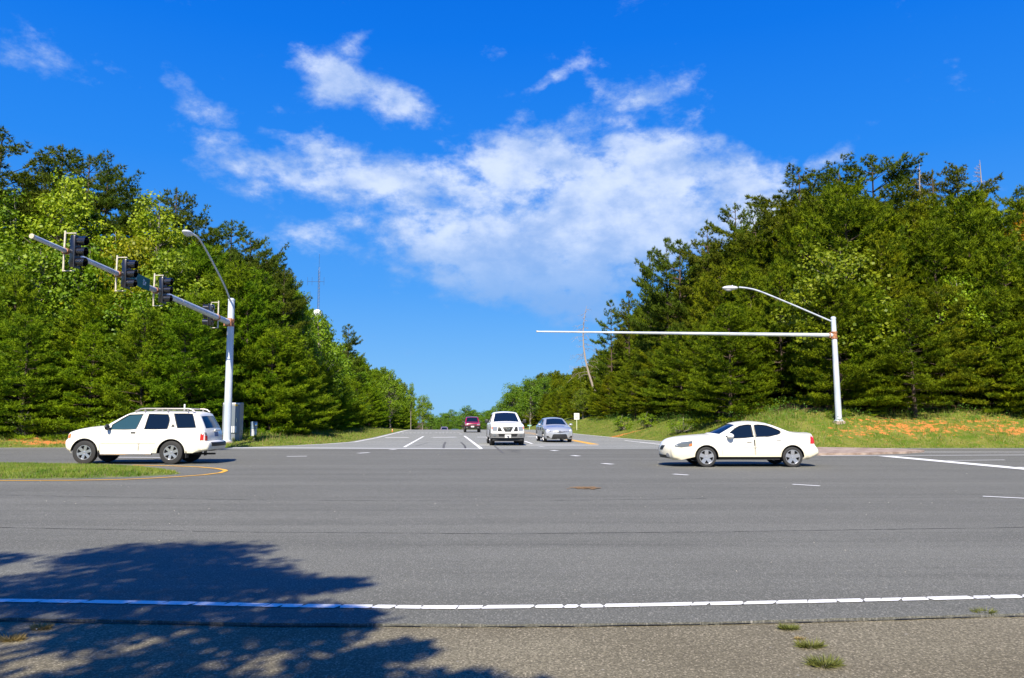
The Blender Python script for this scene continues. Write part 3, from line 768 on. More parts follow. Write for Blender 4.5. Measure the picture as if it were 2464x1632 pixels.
L = [(1470, 722, 92, 3, .6, 'dark narrow pine just right of the dead leaning tree'), (1512, 700, 84, 1, .65, 'dark pine second from the left on the right skyline'), (1603, 572, 72, 0, .7, 'dark pine forming the first step of the right skyline'), (1563, 604, 74, 3, .55, 'dark pine leaning into the gap at the first step'), (1640, 578, 68, 2, .9, 'dark pine between the first step and the light pine'),
     (1700, 545, 66, 3, .9, 'dark pine under the pale layered pine'), (1770, 487, 66, 1, .8, 'pale blue green pine with widely layered limbs'), (1815, 508, 64, 2, .6, 'small topped pine right of the pale layered pine'), (1870, 470, 61, 3, 1.0, 'dark bushy pine left of the flat topped one'),
     (1922, 402, 58, 0, 1.15, 'dark flat topped pine, left of the hilltop row'), (2020, 394, 59, 1, .8, 'dark narrow pine second in the hilltop row'), (2100, 376, 57, 2, 1.05, 'tallest dark pine in the middle of the hilltop row'), (2180, 428, 60, 3, .95, 'dark low pine behind the bare snag'),
     (2245, 408, 59, 1, 1.0, 'dark pine right of the bare snag'), (2300, 398, 58, 0, .9, 'dark pine with a bare twiggy top beside it'), (2445, 455, 55, 2, .8, 'pine cut off by the right edge of the skyline'), (1950, 445, 62, 1, .9, 'dark pine in the gap behind the flat topped one')]
for u, v, y, k, wd, lab in L: T(u, v, y, MP[k % 2] if u < 1650 else OP[k], 'pine_tree', lab, 'pine tree', GR, (rt.uniform(.9, 1.25), rt.uniform(.95, 1.1), rt.uniform(.8, 1.05)), wd)
T(840, 780, 105, OP[3], 'pine_tree', 'lone tall pine standing above the left tree line', 'pine tree', None, (1.0, 1.05, 1.5), .75)
for (u, v, y, k, wd, tn, lab) in [(160, 398, 55, 0, 1.0, (1.75, 1.45, 1.1), 'big bright poplar with glinting yellow green leaves behind the mast arm tip'), (378, 447, 55, 1, 1.0, (1.75, 1.4, .9), 'second bright poplar, behind the middle signal head'),
     (30, 440, 54, 1, 1.1, (1.0, 1.0, .8), 'bright green poplar at the left edge'), (95, 560, 50, 3, 1.1, (1.1, 1.05, .9), 'leafy green tree below the mast arm tip'), (322, 540, 51, 3, .8, (1.7, 1.1, .4), 'olive yellow tree left of the second poplar'), (420, 590, 50, 2, 1.0, (1.25, 1.1, .9), 'pale leafy tree below the second poplar'),
     (222, 560, 51, 3, .9, (.95, 1.0, .8), 'leafy tree between the two poplars'), (0, 600, 48, 3, 1.0, (1.0, 1.05, .8), 'leafy green tree low at the left edge'), (725, 690, 62, 1, .8, (1.0, 1.05, .7), 'rounded leafy tree below the radio mast'), (758, 745, 68, 2, .9, (1.0, 1.05, .7), 'small leafy tree right below the radio mast'),
     (942, 885, 118, 2, .8, (1.1, 1.1, .8), 'leafy tree with a bare tip near the end of the left tree line'), (990, 915, 150, 1, .55, (1.1, 1.1, .8), 'narrow bright poplar near the end of the left tree line'), (1018, 945, 168, 3, .8, (1.1, 1.1, .8), 'rounded bright tree at the end of the left tree line'),
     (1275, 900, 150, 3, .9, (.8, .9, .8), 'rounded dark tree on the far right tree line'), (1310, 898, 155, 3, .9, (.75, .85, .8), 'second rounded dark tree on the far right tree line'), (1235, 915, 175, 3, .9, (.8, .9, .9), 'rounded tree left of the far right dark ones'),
     (2290, 650, 45.8, 2, .9, (1.2, 1.15, .6), 'bright leafy tree hanging out of the right pines'), (2482, 490, 49, 3, .6, (2.2, .7, .4), 'rust brown tree at the right edge')]:
    T(u, v, y, BT[k], 'broadleaf_tree', lab, 'tree', None, tn, wd)
# bare trees
for (u, v, y, pr, lab) in [(1424, 736, 100, dead_proto(31, 12, 3.6, -2.2, True), 'dead grey tree with drooping twigs leaning over the far right tree line'), (2223, 390, 57.5, dead_proto(32, 15, 1.6, -.4), 'bare broken snag on the right hilltop'),
                      (2350, 385, 57.5, dead_proto(33, 15, 2.6, .3), 'bare twiggy crown at the top of the right hill'), (272, 555, 57, dead_proto(35, 11, 1.2, .2), 'bare grey trunks showing between the two poplars')]:
    r_ = T(u + (26 if 'leaning' in lab else 0), v, y, pr, 'dead_tree', lab, 'dead tree'); r_.rotation_euler = (0, 0, 0)
# massed young pines: their tops follow the photographed tree line
LT = [(-200, 590), (0, 600), (250, 640), (420, 600), (480, 615), (560, 640), (640, 655), (700, 720), (760, 782), (800, 822), (870, 880), (940, 905), (1000, 925), (1040, 968), (1075, 990)]
RT = [(1130, 985), (1180, 965), (1240, 925), (1300, 905), (1400, 885), (1450, 845), (1550, 750), (1640, 670), (1750, 590), (1850, 545), (1950, 490), (2100, 475), (2300, 500), (2464, 475), (2700, 480)]
GA = {'Lf': 'young pines lining the left of the road', 'Lb': 'pines filling the woods left of the road', 'Rf': 'pines lining the right of the road', 'Rb': 'pines filling the hillside right of the road'}
LB = {'Lf': 'bushy yellow green young pine in the front row of the left woods', 'Lb': 'green pine inside the left woods, behind the front row', 'Rf': 'bushy green pine in the front row of the right hand woods', 'Rb': 'green pine on the right hillside, behind the front row'}
spots = []
def row(side, off, step, y1, x_out, frac, code):
    # along the main road
    q = 0
    xs_ = []
    if side < 0:
        x = -13.5
        while x > -x_out: xs_.append((x - off * .35, 38.9 + off)); x -= step * rt.uniform(.8, 1.2)
    else:
        x = 17.0
        while x < x_out: xs_.append((x + off * .35, 38.2 + off)); x += step * rt.uniform(.8, 1.2)
    y = 47 + off * .6; s_ = step
    while y < y1:
        xx = float(xl(y)) - off if side < 0 else float(xr(y)) + off
        xs_.append((xx, y)); y += s_ * rt.uniform(.8, 1.2) * (1 + max(0, y - 60) / 140)
    for (x, y) in xs_:
        x += rt.gauss(0, .5); y += rt.gauss(0, .5)
        u = 1232 + F * x / y
        if u < -160 or u > 2640: continue
        if side < 0 and y < 49.5 and x > -17.6: y = 49.5 + rt.uniform(0, 3); x -= .8
        tab = LT if side < 0 else RT
        vt = float(np.interp(u, [a for a, b in tab], [b for a, b in tab]))
        zt = P(u, vt, y).z
        zb = float(height(x, y)); Hh = (zt - zb) * frac * rt.uniform(.86, 1.04)
        Hh = min(max(Hh, 4.2), 17)
        spots.append((x, y, zb + Hh, code))
row(-1, 5.2, 2.9, 215, 34, .66, 'Lf'); row(-1, 8.4, 3.0, 235, 38, .90, 'Lf'); row(-1, 12.0, 3.2, 235, 40, 1.03, 'Lb'); row(-1, 16, 3.6, 110, 42, 1.02, 'Lb')
row(1, 6.0, 2.9, 200, 42, .60, 'Rf'); row(1, 9.0, 3.0, 250, 42, .86, 'Rf'); row(1, 12.6, 3.3, 230, 44, 1.0, 'Rb'); row(1, 16.5, 3.5, 120, 46, 1.0, 'Rb'); row(1, 20.5, 4.2, 95, 46, 1.0, 'Rb')
for (x, y, zt, code) in spots:
    q_ = rt.random(); pr = rt.choice(YP) if q_ < (.93 if code[0] == 'R' else .88) else (rt.choice(MP) if code[1] == 'b' else BT[3])
    zb = float(height(x, y)); s = (zt - zb) / pr[2]
    wmax = 1.25 if s < .8 else 1.0
    warm = -.05 if code[0] == 'L' else .12
    tn = tint(.14, warm)
    if code[0] == 'R': tn = (tn[0] * .86, tn[1] * .82, tn[2] * .8)
    if pr in MP: tn = (tn[0] * 1.6, tn[1] * 1.6, tn[2])
    u = 1232 + F * x / y; dep = y
    if code[0] == 'L':
        wh = ('left of the white wagon' if u < 150 else 'above the white wagon' if u < 400 else 'behind the left signal pole' if u < 580 else 'right of the cabinet' if u < 720 else 'below the lone pine' if u < 880 else 'at the far end of the left tree line')
    else:
        wh = ('right of the right signal pole' if u > 2060 else 'behind the right signal pole' if u > 1900 else 'above the white sedan' if u > 1640 else 'above the grassy cut bank' if u > 1440 else 'behind the speed limit sign' if u > 1330 else 'at the far end of the right tree line')
    rw = 'front row' if code[1] == 'f' else 'back rows'
    if pr is BT[3]: tn = (tn[0] * 1.1, tn[1] * 1.1, tn[2] * .8)
    lb = ('leafy tree in the %s ' if pr is BT[3] else 'bushy pine in the %s ' if code[1] == 'f' else 'green pine in the %s ') % rw + wh
    plant(pr, 'broadleaf_tree' if pr is BT[3] else 'pine_tree', x, y, zt, lb, 'tree' if pr is BT[3] else 'pine tree', ('leafy trees' if pr is BT[3] else 'pines') + ' in the %s %s' % (rw, wh), tn, wmax * rt.uniform(.85, 1.15) / max(1, s * .85))
p = P(2075, 700, 45.2); plant(YP[2], 'pine_tree', p.x, p.y, p.z, 'pine whose limbs reach past the top of the right signal pole', 'pine tree', None, (1.0, .95, .8), 1.15)
p = P(2085, 880, 44.3); plant(YP[1], 'pine_tree', p.x, p.y, p.z, 'small pine crowding the right signal pole', 'pine tree', None, (1.0, .95, .8), 1.3)
# far trees beyond the crest
far = [(1048, 998, 320), (1068, 990, 290), (1085, 983, 270), (1102, 996, 330), (1125, 973, 260), (1140, 985, 280), (1156, 990, 300), (1172, 984, 250), (1188, 975, 230), (1060, 1002, 250), (1112, 1000, 240), (1150, 1000, 235), (1096, 1003, 250), (1035, 992, 260), (1210, 960, 220), (1078, 1004, 235), (1132, 1002, 240), (1168, 1000, 228)]
for i, (u, v, y) in enumerate(far):
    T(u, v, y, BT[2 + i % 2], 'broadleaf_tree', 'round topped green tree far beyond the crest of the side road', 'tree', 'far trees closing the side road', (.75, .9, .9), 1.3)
# shrubs at the foot of the woods
SHR = [(70, 1010, 43.5, 1.3, 'low shrub at the wood edge by the left photo border'), (170, 1000, 44, 1.2, 'leafy shrub left of the white off road wagon'), (612, 1035, 43.4, .35, 'weedy bush around the grey meter box'), (590, 1040, 43.0, .3, 'weedy bush beside the cabinet foot'),
       (2190, 1012, 44.6, .9, 'bright leafy shrub above the orange clay'), (2240, 1006, 45, 1.0, 'leafy shrub under the right pines'), (2430, 1012, 44.4, 1.0, 'bright shrub on the bank at the right edge'), (2008, 1032, 43.3, .45, 'weeds left of the right pole foot'), (2035, 1030, 43.4, .4, 'weeds right of the right pole foot'),
       (2120, 1010, 45.4, .8, 'dark green shrub on the bank right of the right pole'), (1500, 1000, 66, 1.2, 'shrub above the grassy cut bank'), (1640, 1020, 52, 1.0, 'shrub at the foot of the bank by the sedan'), (1560, 985, 62, 1.2, 'shrub over the orange clay scar'), (300, 985, 44.5, 1.6, 'dark understory shrub behind the white off road wagon')]
for i, (u, v, y, hgt, lab) in enumerate(SHR):
    p = P(u, v, y); plant(SH[i % 2], 'shrub', p.x, y, float(height(p.x, y)) + hgt * 1.15, lab, 'shrub', None, (1.15, 1.1, .8), 1.2)
# the tree behind the photographer that shades the near lane
def shade_tree():
    rr = random.Random(4); el_ = SUN_EL; k = 1 / math.tan(el_); az_ = SUN_AZ + math.pi
    r = thing('broadleaf_tree', 'spreading tree behind the camera whose shadow lies on the near lane', 'tree', (-6.6, -4.5, 0))
    tm = MB(); tm.tube([(0, 0, 0), (.1, 0, 2.5), (.2, .1, 5), (.1, .3, 9.5)], [.24, .2, .16, .05], 10)
    # (shadow x, shadow y, height, radius): limbs that end where their shade is seen
    spots_ = [(-4.2, 8.9, 9, .75), (-3.5, 9.1, 9.4, .6), (-3.6, 8.25, 8.6, .7), (-4.55, 8.75, 9, .35), (-2.9, 8.0, 8.6, .6), (-2.5, 7.5, 8.1, .5), (-1.95, 7.35, 8, .38), (-1.6, 7.4, 8, .24), (-3.2, 7.3, 7.9, .8), (-4.3, 7.25, 8, .7), (-5.3, 7.1, 8, .55),
        (-5.75, 8.55, 8.8, .42), (-6.6, 8.7, 9, .6), (-6.9, 7.6, 8, .8), (-5.9, 6.7, 7.4, .9), (-4.6, 6.4, 7.2, .9), (-3.3, 6.5, 7.3, .8), (-2.3, 6.4, 7.2, .55), (-1.6, 6.2, 7, .4), (-1.25, 6.1, 7, .28), (-4.1, 5.45, 6.6, .65), (-5.2, 5.4, 6.6, .9), (-6.6, 5.8, 6.8, .9),
        (-2.9, 5.75, 6.8, .5), (-2.0, 5.6, 6.6, .42), (-1.45, 5.75, 6.6, .3), (-3.5, 4.7, 6.2, .5), (-2.4, 4.9, 6.2, .4), (-1.9, 4.7, 6.1, .36), (-4.6, 4.4, 6, .9), (-1.1, 5.2, 6.4, .28), (-.75, 5.4, 6.5, .2), (-.9, 4.85, 6.3, .26), (-.3, 4.7, 6.2, .25), (-1.3, 4.5, 6, .3), (0.1, 4.6, 6.1, .16), (-2.9, 4.2, 5.8, .7), (-3.9, 3.6, 5.6, .9), (-.6, 4.3, 6, .25), (-5.8, 4.4, 6, .9), (-2.6, 4.55, 6.1, .4)]
    Ps = []; r_ = np.random.default_rng(9)
    for sx, sy, z, rad in spots_:
        if sy < 6.6 and sx < -2.5: rad *= .78
        c = np.array([sx - math.sin(az_) * z * k + 6.6, sy - math.cos(az_) * z * k + 4.5, z])
        tm.tube([(.15, .2, max(2.5, z - 3)), tuple(c * .55 + np.array([0, 0, z * .38])), tuple(c)], [.06, .035, .012], 5, False)
        m = int(1500 * rad ** 2) + 120
        d = r_.normal(size=(m, 3)); d /= np.linalg.norm(d, axis=1, keepdims=True)
        Ps.append(c + d * rad * np.array([1.25, 1.0, .8]) * r_.uniform(0, 1, (m, 1)) ** .45)
    Pp = np.concatenate(Ps); n = len(Pp); N_ = r_.normal(size=(n, 3)) + np.array([0, 0, .8]); D = np.cross(N_, r_.normal(size=(n, 3))); D /= np.linalg.norm(D, axis=1, keepdims=True); sd_ = np.cross(N_, D); sd_ /= np.linalg.norm(sd_, axis=1, keepdims=True)
    tm.build('trunk', M_BARKG, r, fix=False)
    obj('crown', tri_mesh('shade_crown', Pp, D * .13, np.full(n, .10), sd_, None, True), M_LEAF, r)
shade_tree()
# woods on the other side of the road, behind the camera: seen only as reflections in the car windows and paint
src = BT[2][1]; nv = len(src.vertices); co = np.empty(nv * 3, np.float32); src.vertices.foreach_get('co', co); co = co.reshape(-1, 3)
allv = []
for k in range(26):
    s = rt.uniform(1.1, 1.7); a = rt.uniform(0, 6.28); R_ = np.array([[math.cos(a), -math.sin(a), 0], [math.sin(a), math.cos(a), 0], [0, 0, 1]])
    allv.append((co * np.array([s * 1.2, s * 1.2, s])) @ R_.T + np.array([-62 + k * 5.0 + rt.uniform(-1, 1), -34 + rt.uniform(-4, 4), -1.2]))
V_ = np.concatenate(allv).astype(np.float32); nq = len(V_) // 4
me = bpy.data.meshes.new('woods'); me.vertices.add(len(V_)); me.vertices.foreach_set('co', V_.ravel()); me.loops.add(len(V_)); me.loops.foreach_set('vertex_index', np.arange(len(V_), dtype=np.int32))
me.polygons.add(nq); me.polygons.foreach_set('loop_start', np.arange(0, len(V_), 4, dtype=np.int32)); me.update(calc_edges=True)
o = obj('woods', me, M_LEAF); o.color = (.7, .7, .7, 1); tag(o, kind='stuff')

# ------------------------------------------------------------ cars
M_TYRE = mat('tyre_rubber', (.022, .022, .022), .75); M_RIM = mat('alloy', (.72, .72, .74), .28, .85); M_DARK = mat('underbody', (.012, .012, .013), .9)
M_GLASS = mat('tinted_glass', (.005, .010, .018), .03, 0, .6); M_GLASS_L = mat('clear_side_glass', (.025, .065, .08), .04, 0, .7)
M_BLACK = mat('black_plastic', (.02, .02, .021), .45); M_CHROME = mat('chrome', (.85, .85, .86), .12, 1.0); M_GREY = mat('grey_plastic', (.17, .17, .172), .5)
M_SEAM = mat('panel_gap', (.42, .38, .30), .7); M_RED = mat('red_lens', (.55, .02, .015), .2, 0, .6, .5); M_AMBER = mat('amber_lens', (.8, .18, .04), .2, 0, .6, .5)
M_LENS = mat('clear_lens', (.30, .31, .33), .12, .3, .7, .6); M_LENSD = mat('dark_lens', (.16, .18, .20), .12, .3, .7, .6); M_PLATE = mat('plate_white', (.8, .8, .78), .5)
M_PLATED = mat('plate_mark', (.03, .03, .05), .5)
def low_tone_paint(name, col, low):
    """car paint, shifting to a second colour on the lower panels"""
    m = mat(name, col, .32, 0, .5, .6); t = NT(m.node_tree); b = t.n['Principled BSDF']
    c = t.node('ShaderNodeTexCoord'); s = t.node('ShaderNodeSeparateXYZ', {0: c.outputs['Object']})
    n = t.noise(c.outputs['Object'], 4, 4, .6)
    f = t.smooth(t.math('MULTIPLY_ADD', n, .35, s.outputs[2]), .98, .55)
    t.l.new(t.mix(f, (*col, 1), (*low, 1)), b.inputs['Base Color']); return m

def catmull(pts, step=.045, closed=False):
    out = []; n = len(pts)
    for i in range(n - 1):
        p0 = np.array(pts[max(0, i - 1)][:2]); p1 = np.array(pts[i][:2]); p2 = np.array(pts[i + 1][:2]); p3 = np.array(pts[min(n - 1, i + 2)][:2])
        L = np.linalg.norm(p2 - p1); k = max(1, int(round(L / step)))
        k0 = len(pts[i]) > 2; k1 = len(pts[i + 1]) > 2    # third value marks a hard corner
        m1 = (p2 - p0) / 2 if not k0 and i > 0 else (p2 - p1); m2 = (p3 - p1) / 2 if not k1 and i < n - 2 else (p2 - p1)
        l0 = np.linalg.norm(m1); l2 = np.linalg.norm(m2)
        m1 = m1 / max(l0, 1e-6) * L; m2 = m2 / max(l2, 1e-6) * L
        for j in range(k):
            t_ = j / k; h = t_ * t_ * t_; q = t_ * t_
            out.append(p1 * (2 * h - 3 * q + 1) + m1 * (h - 2 * q + t_) + p2 * (-2 * h + 3 * q) + m2 * (h - q))
    out.append(np.array(pts[-1][:2])); return out

def car(name, label, S, loc, rz, scale=1.0):
    root = thing(name, label, S.get('cat', 'car'), loc, rz, None, scale)
    W = S['W'] / 2; L = S['L']; belt = S['belt']; tum = S['tum']; R = S.get('fil', .09)
    top = catmull(S['top']); top = np.array(top)
    sill = S['sill']; wr = S['wheels']                           # [(x, z, r)], arches
    low = []
    for xc, zc, ra in sorted(S['arches'], reverse=True):
        for k in range(25):
            a = math.pi * k / 24; low.append((xc + ra * math.cos(a), max(zc + ra * math.sin(a) * S.get('arch_up', 1.0), sill)))
    low = [p for p in low]
    outline = [tuple(p) for p in top] + [(top[-1][0] - .25, sill + .04)] + low + [(top[0][0] + .2, sill + .03)]
    def hw(x, z):
        x = np.asarray(x, float); z = np.asarray(z, float)
        e = np.abs(x - L / 2) / (L / 2)
        w_ = W * (1 - S.get('plan', .09) * np.clip(e, 0, 1) ** 4)
        w_ = w_ - np.where(z > belt, (z - belt) * tum + 0.02, 0.02 * np.clip((belt - z) / .12, 0, 1) * 0) - .05 * np.clip((.45 - z) / .3, 0, 1) ** 2 - .035 * np.clip((z - belt + .22) / .22, 0, 1) ** 2
        return w_
    tp = [tuple(p) for p in top]
    def ysurf(x, z):
        d = dist_poly(np.asarray(x, float), np.asarray(z, float), tp, closed=False)
        q = np.clip(d, 0, R); fil = R - np.sqrt(np.maximum(R * R - (R - q) ** 2, 0))
        return hw(x, z) - fil
    bowt = S['bow']
    def bow(x): return float(np.interp(x, [a for a, b in bowt], [b for a, b in bowt]))
    # --- sides
    loops = []                                                  # (name, polygon, kind)
    for nm, poly, mtl in S['windows']: loops.append((nm, [tuple(p) for p in catmull(poly + [poly[0]], .07)][:-1], mtl, 'glass'))
    for nm, poly in S.get('doors', []): loops.append((nm, poly, None, 'door'))
    pts = list(outline); edges = [(i, (i + 1) % len(outline)) for i in range(len(outline))]
    for nm, poly, mtl, kind in loops:
        k = len(pts); pts += poly; edges += [(k + i, k + (i + 1) % len(poly)) for i in range(len(poly))]
    # rings near the upper outline round the shoulders
    for i in range(1, len(top) - 1):
        d = top[i + 1] - top[i - 1]; d = d / (np.linalg.norm(d) + 1e-9); nrm = np.array([d[1], -d[0]])
        for q in (.012, .035, .065, .1): pts.append(tuple(top[i] + nrm * q))
    A, B = np.meshgrid(np.arange(0, L + .3, .075), np.arange(.2, 2, .06)); A = A.ravel() + (np.arange(len(A.ravel())) % 2) * .003; B = B.ravel()
    ok = in_poly(A, B, outline) & (dist_poly(A, B, outline) > .03)
    for nm, poly, mtl, kind in loops: ok &= dist_poly(A, B, poly) > .015
    pts += list(zip(A[ok], B[ok]))
    pa = np.array(pts)
    inn = in_poly(pa[:, 0], pa[:, 1], outline); inn[:len(outline)] = True
    for q in range(sum(len(l[1]) for l in loops)): inn[len(outline) + q] = True
    sel = [i for i in range(len(pts)) if inn[i]]; mp_ = {o_: n_ for n_, o_ in enumerate(sel)}
    v2, e2, f2, *_ = delaunay_2d_cdt([Vector(pts[i]) for i in sel], [(mp_[a], mp_[b]) for a, b in edges if a in mp_ and b in mp_], [], 0, 1e-6)
    V = np.array([v[:] for v in v2]); Fc = np.array([list(f) for f in f2])
    cen = V[Fc].mean(1); ok = in_poly(cen[:, 0], cen[:, 1], outline); Fc = Fc[ok]; cen = cen[ok]
    lab = np.full(len(Fc), -1)
    for i, (nm, poly, mtl, kind) in enumerate(loops):
        if kind == 'door': lab[in_poly(cen[:, 0], cen[:, 1], poly)] = i
    for i, (nm, poly, mtl, kind) in enumerate(loops):
        if kind == 'glass': lab[in_poly(cen[:, 0], cen[:, 1], poly)] = i
    yv = ysurf(V[:, 0], V[:, 1])
    def side_part(mask, sgn, inset=0.0, m_=None):
        use = np.unique(Fc[mask]); mm = {int(a): i for i, a in enumerate(use)}
        vs = [(V[i, 0], sgn * (yv[i] - inset), V[i, 1]) for i in use]; fs = [tuple(mm[int(a)] for a in f) for f in Fc[mask]]
        if sgn > 0: fs = [f[::-1] for f in fs]
        (m_ or MB()).add(vs, fs); return m_
    M_BODY = S['paint']
    mb_ = MB(); side_part(lab == -1, -1, 0, mb_); side_part(lab == -1, 1, 0, mb_)
    # --- top strip
    cols = [-1, -.93, -.86, -.7, -.5, -.25, 0, .25, .5, .7, .86, .93, 1]
    grid = []
    for i, p in enumerate(top):
        w0 = float(hw(p[0], p[1])) - R; d = top[min(i + 1, len(top) - 1)] - top[max(0, i - 1)]; d = d / (np.linalg.norm(d) + 1e-9)
        cr = S.get('crown', .045) * abs(d[0])
        grid.append([(p[0] - bow(p[0] + 1e-6 * i) * (1 - c * c) if S.get('zbow') is None else p[0] - S['zbow'](p[0], p[1]) * (1 - c * c), c * w0, p[1] + cr * (1 - c * c)) for c in cols])
    glass_sets = S['top_glass']                                  # [(name, x0, x1, material)]
    fs_b = []; fs_g = {g[0]: [] for g in glass_sets}; nC = len(cols)
    for i in range(len(top) - 1):
        xm = (top[i][0] + top[i + 1][0]) / 2; zm = (top[i][1] + top[i + 1][1]) / 2
        for j in range(nC - 1):
            q = (i * nC + j, i * nC + j + 1, (i + 1) * nC + j + 1, (i + 1) * nC + j); cm = abs(cols[j] + cols[j + 1]) / 2
            hit = None
            for g in glass_sets:
                if g[1] < xm < g[2] and cm < .93 and zm > belt - .12: hit = g
            (fs_b if hit is None else fs_g[hit[0]]).append(q)
    gv = [p for r_ in grid for p in r_]
    mb_.add(gv, fs_b)
    me = mesh_data('body', mb_.v, mb_.f, True); bm = bmesh.new(); bm.from_mesh(me); bmesh.ops.remove_doubles(bm, verts=bm.verts, dist=.0008)
    bmesh.ops.recalc_face_normals(bm, faces=bm.faces); bm.to_mesh(me); bm.free(); me.set_sharp_from_angle(angle=math.radians(50))
    body = obj('body', me, M_BODY, root)
    for g in glass_sets:
        fs = fs_g[g[0]]; used = sorted({a for f in fs for a in f}); mm = {a: i for i, a in enumerate(used)}
        if used: MB().add([(gv[a][0] + (.006 if gv[a][0] < L / 2 else -.006), gv[a][1], gv[a][2] - .008) for a in used], [tuple(mm[a] for a in f) for f in fs]).build(g[0], g[3], root, True)
    # --- doors and side windows
    door_objs = {}
    for i, (nm, poly, mtl, kind) in enumerate(loops):
        if kind != 'door' or not (lab == i).any(): continue
        for sgn in (-1, 1):
            m_ = MB(); side_part(lab == i, sgn, .001, m_)
            d_ = m_.build('door', M_BODY, root, True, fix=False); door_objs[(i, sgn)] = d_
            sm = MB(); pp = [Vector(p) for p in poly] + [Vector(poly[0])]
            for a, b in zip(pp[:-1], pp[1:]):
                n = max(1, int((b - a).length / .08))
                for k in range(n):
                    p = a.lerp(b, k / n); q = a.lerp(b, (k + 1) / n)
                    if not all(in_poly(np.array([r_[0]]), np.array([r_[1]]), outline)[0] for r_ in (p, q)): continue
                    dr = (b - a).normalized(); nr = Vector((-dr.y, dr.x)) * .0045
                    vs = [(r_[0], sgn * (float(ysurf(np.array([r_[0]]), np.array([r_[1]]))[0]) + .0025), r_[1]) for r_ in (p - nr, p + nr, q + nr, q - nr)]
                    sm.add(vs, [(0, 1, 2, 3)])
            sm.build('door_seam', S.get('seam', M_SEAM), d_, fix=False)
    for i, (nm, poly, mtl, kind) in enumerate(loops):
        if kind != 'glass': continue
        par = {-1: root, 1: root}
        cx = sum(p[0] for p in poly) / len(poly); cz = sum(p[1] for p in poly) / len(poly)
        for j, (n2, p2, m2, k2) in enumerate(loops):
            if k2 == 'door' and in_poly(np.array([cx]), np.array([cz]), p2)[0]:
                for sgn in (-1, 1):
                    if (j, sgn) in door_objs: par[sgn] = door_objs[(j, sgn)]
        for sgn in (-1, 1):
            if (lab == i).any():
                m_ = MB(); side_part(lab == i, sgn, .018, m_); g = m_.build('side_window', mtl, par[sgn], True, fix=False)
                # black seal round the pane
                m_ = MB(); n = len(poly); cc = np.array([cx, cz])
                ring = []
                for q in poly:
                    q = np.array(q); o_ = q + (q - cc) / (np.linalg.norm(q - cc) + 1e-9) * .022
                    yo = float(ysurf(np.array([o_[0]]), np.array([o_[1]]))[0]); yi = float(ysurf(np.array([q[0]]), np.array([q[1]]))[0])
                    ring.append([(o_[0], sgn * (yo + .004), o_[1]), (q[0], sgn * (yi + .004), q[1]), (q[0], sgn * (yi - .02), q[1])])
                vs = [p for r_ in ring for p in r_]; fs = []
                for k in range(n):
                    a = 3 * k; b = 3 * ((k + 1) % n); fs += [(a, b, b + 1, a + 1), (a + 1, b + 1, b + 2, a + 2)]
                m_.add(vs, fs).build('window_seal', M_BLACK, par[sgn], fix=False)
    # --- end faces: patches that follow the nose and the tail
    half = int(np.argmax(top[:, 1]))
    fz = [(p[1], p[0]) for p in top[:half]]; rzp = [(p[1], p[0]) for p in top[half:]]
    def xnose(z, y):
        zs = np.array([a for a, b in fz]); xs_ = np.array([b for a, b in fz]); o_ = np.argsort(zs); x_ = float(np.interp(z, zs[o_], xs_[o_]))
        w0 = float(hw(x_, z)) - R; c = min(1.0, abs(y) / w0)
        B_ = S['zbow'](x_, z) if S.get('zbow') else bow(x_)
        ex = max(0, abs(y) - w0); 
        return x_ - B_ * (1 - c * c) + (R - math.sqrt(max(R * R - ex * ex, 0)) if ex < R else R)
    def xtail(z, y):
        zs = np.array([a for a, b in rzp]); xs_ = np.array([b for a, b in rzp]); o_ = np.argsort(zs); x_ = float(np.interp(z, zs[o_], xs_[o_]))
        w0 = float(hw(x_, z)) - R; c = min(1.0, abs(y) / w0)
        ex = max(0, abs(y) - w0)
        return x_ - bow(x_) * (1 - c * c) - (R - math.sqrt(max(R * R - ex * ex, 0)) if ex < R else R)
    def patch(nm, mtl, poly, off, where, parent=root, thick=.0):
        poly = [tuple(p) for p in poly]; pl = [Vector(p) for p in poly]; n = len(pl); P_ = []; E = []
        dense = []
        for a, b in zip(pl, pl[1:] + pl[:1]):
            k = max(1, int((b - a).length / .06))
            for q in range(k): dense.append(a.lerp(b, q / k))
        E = [(i, (i + 1) % len(dense)) for i in range(len(dense))]
        xs0 = [p.x for p in dense]; zs0 = [p.y for p in dense]
        A, B = np.meshgrid(np.arange(min(xs0), max(xs0), .06), np.arange(min(zs0), max(zs0), .06)); A = A.ravel(); B = B.ravel()
        dp = [tuple(p) for p in dense]
        ok = in_poly(A, B, dp) & (dist_poly(A, B, dp) > .02)
        v2, e2, f2, *_ = delaunay_2d_cdt(dense + [Vector(p) for p in zip(A[ok], B[ok])], E, [], 0, 1e-6)
        V_ = np.array([v[:] for v in v2]); F_ = np.array([list(f) for f in f2]); c_ = V_[F_].mean(1); F_ = F_[in_poly(c_[:, 0], c_[:, 1], dp)]
        if where == 'front': vs = [(xnose(b, a) - off, a, b) for a, b in V_]
        elif where == 'rear': vs = [(xtail(b, a) + off, a, b) for a, b in V_]
        else:
            s_ = -1 if where == 'near' else 1; yy = ysurf(V_[:, 0], V_[:, 1]); vs = [(a, s_ * (y_ + off), b) for (a, b), y_ in zip(V_, yy)]
        # give it an edge, so it stands proud like a fitted part
        n0 = len(vs); sh = .03 + off
        back = {'front': (sh, 0), 'rear': (-sh, 0), 'near': (0, sh), 'far': (0, -sh)}[where]
        m_ = MB(); fs = [tuple(int(a) for a in f) for f in F_]
        idx_ = [int(np.argmin(np.hypot(V_[:, 0] - p.x, V_[:, 1] - p.y))) for p in dense]
        vs2 = [(vs[i][0] + back[0], vs[i][1] + back[1], vs[i][2]) for i in idx_]
